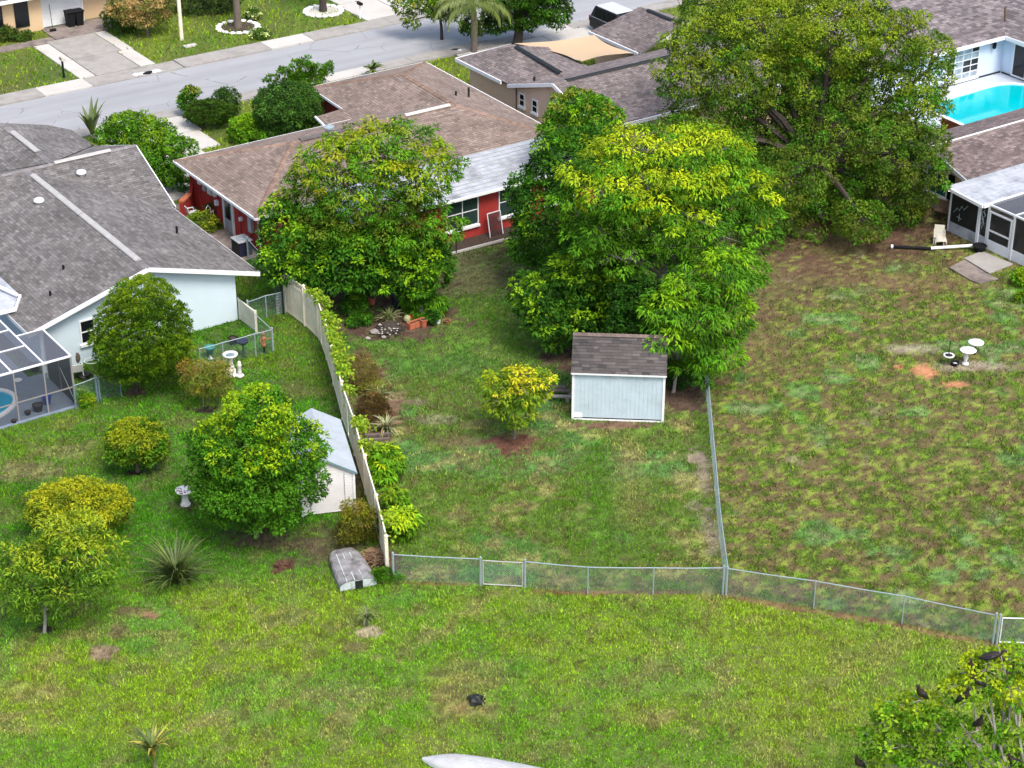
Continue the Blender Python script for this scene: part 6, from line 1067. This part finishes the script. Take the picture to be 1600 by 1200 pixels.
plant('foundation_shrub', 'dark hedge row at the very top behind the ringed palm', 'shrub', (330, 18), [(300, 8, 60, 20, 0), (345, 4, 60, 18, 0), (265, 10, 40, 20, 0)], [(.03, .045, .02), (.05, .06, .03)], 'broad', leaf=(.2, .09), clump=.4, per=34, tr=.05)
for i, (x, y, w_, h_) in enumerate([(394, 22, 24, 20), (406, 52, 30, 14)]):
    t_, L_, cp_ = plant('flower_patch', ['white flecked shrub right of the ringed palm', 'low white flowering plant on the far verge'][i], 'flowers', (x, y+h_*.5), [(x, y, w_, h_, 0)], [(.06, .09, .03), (.04, .07, .02)], 'broad', tipcol=[(.6, .6, .6)], tip_amt=.3, tip_top=False, leaf=(.13, .07), clump=.24, per=30, tr=.03)
plant('wall_shrub', 'yellow green fern like shrub against the red side wall', 'shrub', (318, 362), [(316, 345, 46, 28, 0), (330, 352, 30, 22, 0)], [(.10, .12, .02), (.07, .1, .02)], 'fine', tipcol=[(.22, .2, .03)], tip_amt=.4, tip_top=False, leaf=(.16, .045), clump=.28, per=40, tr=.03)
plant('wall_plant', 'dark red hanging plant on the red side wall', 'shrub', (330, 345), [(330, 325, 20, 14, 0)], [(.06, .05, .02), (.09, .04, .03)], 'broad', leaf=(.12, .05), clump=.22, per=30, tr=.02)
plant('garden_shrub', 'leafy green shrub left of the fern in the planted bed', 'shrub', (555, 490), [(553, 475, 36, 28, 0), (560, 462, 26, 16, .2)], [GD, GM], 'broad', tipcol=[(.12, .18, .02)], tip_amt=.2, leaf=(.16, .07), clump=.26, per=36, tr=.03)
plant('garden_fern', 'low bright fern at the left of the planted bed', 'fern', (562, 506), [(557, 500, 24, 12, 0), (570, 496, 20, 10, 0)], [GD, GM], 'spray', leaf=(.22, .05), clump=.22, per=36, tr=.02)
plant('garden_fern', 'feathery green fern beside the dark urn', 'fern', (647, 484), [(647, 465, 34, 18, 0), (645, 476, 26, 14, 0)], [GM, GL], 'spray', leaf=(.30, .05), clump=.26, per=34, tr=.025)
plant('garden_fern', 'feathery green fern at the right end of the planted bed', 'fern', (679, 488), [(677, 469, 32, 18, 0), (682, 478, 30, 14, 0)], [GM, GL], 'spray', leaf=(.30, .05), clump=.26, per=34, tr=.025)
plant('potted_shrub', 'round leafy shrub in front of the white pot', 'shrub', (675, 505), [(675, 493, 24, 20, 0)], [GM, GD], 'broad', leaf=(.11, .06), clump=.2, per=34, tr=.02)
plant('red_flowers', 'small red flowering plant behind the terracotta trough', 'flowers', (645, 500), [(648, 496, 24, 10, 0)], [GM], 'broad', tipcol=[(.4, .02, .02)], tip_amt=.12, tip_top=False, leaf=(.11, .06), clump=.18, per=30, tr=.015)
plant('edge_plant', 'lime leaved plant at the right edge beside the porch slab', 'shrub', (1596, 446), [(1594, 432, 22, 22, 0), (1600, 440, 20, 14, 0)], [GL, GY], 'broad', leaf=(.2, .08), clump=.24, per=26, tr=.02)
plant('edge_plant', 'small lime plant at the right edge below the porch', 'shrub', (1598, 472), [(1596, 464, 16, 10, 0)], [GL, GY], 'broad', leaf=(.18, .08), clump=.2, per=22, tr=.02)
plant('front_weed', 'leafy weeds beneath the last vinyl fence post', 'weeds', (603, 908), [(600, 902, 40, 18, 0), (622, 908, 26, 12, 0)], [GM, GL], 'upright', leaf=(.16, .05), clump=.2, per=30, tr=.015)
# bird roost tree, lower right
bt_, BL, bcp = plant('roost_tree', 'open leafy tree full of black birds at the lower right corner', 'tree', (1545, 1330), [(1425, 1105, 100, 50, 0), (1390, 1130, 60, 40, .3), (1455, 1130, 60, 46, 0), (1540, 1045, 80, 50, .2), (1575, 1030, 60, 44, .3), (1520, 1075, 90, 50, 0), (1580, 1075, 60, 50, 0), (1575, 1130, 50, 80, .2), (1420, 1165, 110, 50, -.2), (1500, 1150, 90, 60, 0), (1380, 1175, 60, 36, -.2), (1460, 1190, 100, 40, -.3), (1540, 1190, 90, 44, -.3), (1360, 1150, 40, 30, 0), (1600, 1180, 40, 50, 0), (1355, 1192, 34, 20, 0)], [(.08, .14, .014), GL, (.12, .17, .018)], 'broad', 'bark_pale', tipcol=[(.26, .27, .02), (.2, .24, .02)], tip_amt=.6, leaf=(.16, .09), clump=.40, per=36, tr=.11, trunk_h=2.4, dens=.6, bump=2, inner=.1)
# vines on the privacy fence
v_all = []; c_all = []; R = np.random.default_rng(5)
ss = np.linspace(0, 1, 400); fx_ = np.array([p[0] for p in FENCE]); fy_ = np.array([p[1] for p in FENCE]); seg = np.linspace(0, 1, len(FENCE)); nV = 12000
u = R.random(nV); keep = ((u > .08) & (u < .70)) | ((u > .72) & (u < .75)) | (u > .93)*(R.random(nV) < .2); u = u[keep]; u = np.where((u > .08) & (u < .18), np.where(R.random(len(u)) < .4, u, u+.15), u); n = len(u)
dn = vnoise(u*40, u*0+3.3, 1.0, 9, 2); k_ = dn > .46; u = u[k_]; n = len(u); px_ = np.interp(u, seg, fx_); py_ = np.interp(u, seg, fy_); hh = np.interp(u, seg, hgt)
side = R.choice([1, 1, 1, -.25], n); P = np.stack([px_+side*np.abs(R.normal(0, .22, n))+.05, py_, hh+.14-np.abs(R.normal(0, .26, n))*np.where(side > 0, 1, .6)], 1); D = unit(R.normal(size=(n, 3))+np.array([.5, -.3, .2])); N = unit(R.normal(size=(n, 3))*.5+np.array([.4, -.4, .8]))
C = np.array([(.20, .36, .02), (.27, .38, .022), (.11, .24, .014), (.31, .40, .03)])[R.integers(0, 4, n)]*R.uniform(.7, 1.3, (n, 1)); v, c = leaf_quads(P, D, N, R.uniform(.11, .2, n), R.uniform(.08, .14, n), C)
vt = thing('climbing_vine', 'lime green vine trailing along the top of the vinyl fence', 'vine', FENCE[4]); o = link('foliage', np_mesh('vine', v-FENCE[4], np.arange(len(v)), 4, c), M['leaf'], vt)
mb = MB(); mb.tube([p+UP*(h+.03)+V(.07, 0, 0) for p, h in list(zip(FENCE, hgt))[1:7]], .018, 5); [mb.tube([FENCE[i]+V(.12, -.1, 0), FENCE[i]+V(.1, -.05, hgt[i])], .014, 5) for i in (2, 3, 4, 5)]; mb.build('stem', M['bark'], vt)

# strap-leaved plants: every leaf its own part
def strap(nm, label, cat, base, n, L, w_, mats, up=.6, droop=.55, stem=0, seed=1, prefix='leaf', spread=1.0):
    R = random.Random(seed); b = at(*base) if len(base) == 2 else np.array(base); t = thing(nm, label, cat, b)
    if stem: MB().tube([b, b+UP*stem], [.06, .045], 8).build('stem', M['bark'], t)
    for k in range(n):
        a = 6.283*k*.618+R.uniform(-.2, .2); e = up+R.uniform(-.4, .45)*spread; l = L*R.uniform(.65, 1.1); d = V(math.cos(a), math.sin(a), 0); s_ = V(-d[1], d[0], 0); vs = []; p = b+UP*stem*R.uniform(.55, 1)+d*.03; ang = min(1.45, max(.2, e*1.2)); N_ = 5
        for i in range(N_+1):
            f_ = i/N_; ww = w_*(.6+.8*f_ if f_ < .4 else 1-(f_-.4)/.6*.96)*.5; q = V(0, 0, .25*ww); vs += [p-s_*ww+q, p, p+s_*ww+q]; p = p+(d*math.cos(ang)+UP*math.sin(ang))*l/N_; ang -= droop*R.uniform(.6, 1.3)*(1.2 if i > 0 else .5)*.6
            p[2] = max(p[2], .03)
        fs = []
        for i in range(N_): fs += [(i*3, i*3+1, i*3+4, i*3+3), (i*3+1, i*3+2, i*3+5, i*3+4)]
        MB().add(vs, fs).build(prefix, M[mats[R.randrange(len(mats))]], t)
    return t
strap('flax_plant', 'large dark green flax clump with strap leaves on the left lawn', 'plant', (277, 912), 190, 2.05, .075, ['blade', 'blade_dark', 'frond', 'blade', 'frond', 'blade_dark', 'blade'], .9, .40, seed=3)
strap('corn_plant', 'yellow and green variegated strap plant at the bottom left edge', 'plant', (243, 1207), 34, 1.35, .14, ['frond', 'corn_yellow', 'frond', 'blade', 'corn_yellow', 'blade'], 1.15, .45, .75, seed=5, spread=.9)
strap('spider_plant', 'cream striped spider plant nearest the sleeper edging by the vinyl fence', 'plant', (603, 672), 90, .95, .055, ['blade_pale', 'blade', 'blade_pale', 'blade_tan'], .75, .6, seed=7)
strap('spider_plant', 'smaller pale spider plant farther up the mulch strip', 'plant', (592, 620), 55, .85, .05, ['blade_pale', 'blade_pale', 'frond'], .7, .6, seed=8)
strap('spider_plant', 'silvery striped spider plant behind the cone scale pile', 'plant', (609, 503), 75, .95, .055, ['blade_pale', 'frond', 'blade_pale', 'blade'], 1.0, .6, seed=9)
strap('garden_agave', 'dark spiky plant at the pale house wall by the pool cage', 'plant', (101, 560), 22, .7, .06, ['blade', 'iron'], .8, .2, .2, seed=10)
strap('mango_seedling', 'drooping leaved seedling in a sandy patch on the front lawn', 'seedling', (573, 977), 22, .62, .10, ['frond', 'blade'], .5, .6, .5, seed=11)
strap('cycad', 'small dark palm like shrub beside the red house roof at the kerb', 'plant', (583, 122), 26, 1.0, .2, ['frond', 'blade'], .55, .5, .7, seed=12)
strap('traveller_plant', 'upright broad leaved banana like plant at the end of the grey roof', 'plant', (146, 222), 15, 1.9, .34, ['frond', 'blade', 'blade'], 1.0, .2, .7, seed=13, spread=.5)
for i, (x0, y0, x1, y1) in enumerate([(571, 683, 612, 680), (566, 690, 610, 688)]):
    a, b = at(x0, y0), at(x1, y1); o = thing('timber_sleeper', ['dark timber sleeper edging the mulch strip, rear one', 'front timber sleeper edging the mulch strip'][i], 'timber', (a+b)/2); MB().bar(a+UP*.07, b+UP*.07, .14, .13).build('board', M['wood'], o, bevel=.015)
# palms
def palm(label, base, h, r, nf, L, seed, trunkm='bark', shaft=True, top=None, ring=None):
    R = random.Random(seed); b = at(*base); t = thing('palm_tree', label, 'palm', b); tp = b+UP*h
    MB().tube([b-UP*.1]+[b+UP*h*k/12 for k in range(1, 13)], [r*1.25]+[r*(1.0+.04*(k % 2)) for k in range(12)], 10).build('trunk', M[trunkm], t)
    if shaft: MB().tube([tp-UP*.02, tp+UP*.55], [r*.95, r*.55], 10).build('crownshaft', M['frond'], t); tp = tp+UP*.5
    for k in range(nf):
        a = 6.283*k/nf+R.uniform(-.2, .2); d = V(math.cos(a), math.sin(a), 0); ang = R.uniform(.25, 1.15); p = tp.copy(); vs = []; fs = []; pts = [p.copy()]; N_ = 9; l = L*R.uniform(.85, 1.1)
        for i in range(N_): p = p+(d*math.cos(ang)+UP*math.sin(ang))*l/N_; pts.append(p.copy()); ang -= .27
        mb = MB(); mb.tube(pts, [.03-.0026*i for i in range(len(pts))], 4); s_ = V(-d[1], d[0], 0)
        for i in range(N_*5):
            f_ = .1+.9*i/(N_*5); j = min(N_-1, int(f_*N_)); q = pts[j]+(pts[j+1]-pts[j])*(f_*N_-j); fl = .62*L/2.4*math.sin(math.pi*(.12+.83*f_))**.6
            for sg in (1, -1):
                e = q+s_*sg*fl*.62+d*fl*.3-UP*fl*R.uniform(.35, .85); m_ = q+(e-q)*.5+UP*.05; wv = d*.026; mb.add([q, m_+wv, e, m_-wv], [(0, 1, 2, 3)])
        mb.build('frond', M['frond'], t)
    if ring:
        mb = MB(); n = 18
        for k in range(n):
            a0 = 6.283*k/n; MB().blob(b+V(math.cos(a0)*ring, math.sin(a0)*ring, .08), (.22, .17, .12), 7, 4, .2).build('edging_stone', M['stone_white'], t)
        MB().lathe(b, [(ring, .0), (ring*.9, .05), (.3, .07)], 18).build('bed_soil', M['soil' if ring > 1.25 else 'gravel'], t)
    return t
palm('feather palm with drooping fronds at the near kerb beside the street tree', (741, 82), 2.6, .19, 15, 3.3, 3, 'bark', True)
palm('ringed palm trunk in a stone edged bed on the far verge', (372, 44), 6.2, .22, 14, 2.4, 4, 'bark', False, None, 1.3); palm('dark palm trunk in a pale gravel ring near the far driveway', (505, 19), 6.0, .24, 14, 2.4, 6, 'bark_dark', False, None, 1.2)

# ================================================================== BIRDS
bird_lab = ['black bird perched alone on the leftmost upper branch of the roost tree', 'uppermost bird at the left of the top branch, facing away', 'black bird just below the uppermost bird, leaning right', 'black bird near the right edge at the top of the roost tree', 'grey winged bird on the branch left of the bare limb', 'brownish bird in the middle of the roost tree foliage', 'black bird at the lower left tip of the roost tree', 'black bird in the bottom right corner of the frame', 'bird half hidden in the topmost leaves of the roost tree']
bird_px = [(1438, 1081, -60), (1516, 1041, -35), (1528, 1062, -85), (1576, 1039, -100), (1507, 1087, 50), (1530, 1128, 12), (1341, 1190, -50), (1585, 1188, -85), (1549, 1022, 80)]
proto = thing('black_bird', bird_lab[0], 'bird', (0, 0, 0), 'black birds roosting in the tree')
MB().tube([V(.0, .27, -.20), V(0, .2, -.10), V(0, .12, .02), V(0, .02, .14), V(0, -.04, .25), V(0, -.055, .33), V(0, -.05, .40), V(0, -.085, .425), V(0, -.12, .425), V(0, -.15, .415)], [.012, .05, .085, .105, .075, .042, .04, .042, .03, .012], 10).build('body', M['feather'], proto, smooth=True)
for i in (-1, 1): MB().tube([V(i*.07, .02, .2), V(i*.095, .08, .08), V(i*.07, .17, -.07), V(i*.03, .24, -.17)], [.03, .055, .045, .008], 8).build('wing', M['featherwing'], proto, smooth=True); MB().tube([V(i*.04, .04, .06), V(i*.045, .02, -.08), V(i*.05, -.04, -.1)], .012, 5).build('leg', M['beak'], proto)
MB().tube([V(0, -.14, .418), V(0, -.19, .405)], [.013, .004], 6).build('beak', M['beak'], proto)
def limb(p, r, n): MB().tube(p, r, n).build('limb', M['bark_pale'], bt_)
fork_ = np.array(BL[0][0])*0+at(1545, 1330)+UP*2.2
for i, (x, y, rz) in enumerate(bird_px):
    cc = min((l for l in BL), key=lambda l: np.linalg.norm(at_y(x, y, l[0][1])-l[0])); p = at_y(x, y+8, cc[0][1]-.15-(.35 if i in (4, 5) else 0)); 
    if i == 0: proto.location = Vector(p); proto.rotation_euler = (0, 0, math.radians(rz+180)); ob = proto
    else: ob = copy_tree(proto, p, math.radians(rz+180), bird_lab[i])
    ob.scale = (1.12,)*3; ob.rotation_euler = (math.radians((8, 0, 22, 22, 0, 0, 8, 20, 35)[i]), 0, math.radians(rz)); e = p-UP*.11
    limb([e+V(random.uniform(-.5, .5), random.uniform(.1, .3), -.05), e, e+V(random.uniform(-.3, .3), -.15, .02)], [.02, .016, .008], 5); limb([np.array(cc[0]), e], [.03, .012], 5)
for a, b in [((1600, 1195), (1560, 1010)), ((1570, 1190), (1535, 1100)), ((1590, 1150), (1592, 1070)), ((1440, 1180), (1436, 1110)), ((1480, 1160), (1450, 1120)), ((1545, 1200), (1500, 1130))]:
    Y_ = at(1545, 1330)[1]; p, q = at_y(*a, Y_-.2), at_y(*b, Y_); limb([p, (p+q)/2+V(.05, 0, .05), q], [.05, .035, .015], 6)

# ================================================================== GRASS BLADES (real geometry over the whole visible lawn)
R = np.random.default_rng(99); xs_ = []; nb = 0
def blades(n, ylo, yhi, size):
    y = np.sqrt(R.uniform(ylo**2, yhi**2, n)); hw = np.sqrt(y*y+CH*CH)*.2572+1.5; x = R.uniform(-1, 1, n)*hw; c, g = lawn(x, y); keep = R.random(n) < g*1.05
    for p in HARD: keep &= ~inpoly(x, y, p)
    x, y, c = x[keep], y[keep], c[keep]; n = len(x); a = R.uniform(0, 6.283, n); tall = 1+.6*sstep(.5, .75, vnoise(x, y, .9, 77, 2)); h = size*R.uniform(.5, 1.3, n)*tall; w_ = size*.36*R.uniform(.7, 1.3, n); ln = R.uniform(.2, 1.1, n)*h; b = R.uniform(0, 6.283, n)
    P = np.stack([x, y, np.full(n, -.02)], 1); S = np.stack([np.cos(a), np.sin(a), 0*a], 1)*w_[:, None]; T = P+np.stack([np.cos(b)*ln, np.sin(b)*ln, h+.02], 1); v = np.stack([P-S, P+S, T], 1).reshape(-1, 3)
    c = c*R.uniform(.62, 1.5, (n, 1))*np.where(R.random((n, 1)) < .12, np.array([[1.5, 1.25, 1.3]]), 1.0); return v, np.repeat(np.clip(c, 0, .8), 3, 0)
A1 = blades(580000, 48, 68, .064); A2 = blades(560000, 68, 95, .074); A3 = blades(90000, 95, 136, .14)
v = np.concatenate([a[0] for a in (A1, A2, A3)]); c = np.concatenate([a[1] for a in (A1, A2, A3)])
o = link('lawn_grass', np_mesh('lawn_grass', v, np.arange(len(v)), 3, c), M['grass']); tag(o, 'short patchy grass and weeds covering the yards', 'grass', kind='stuff')
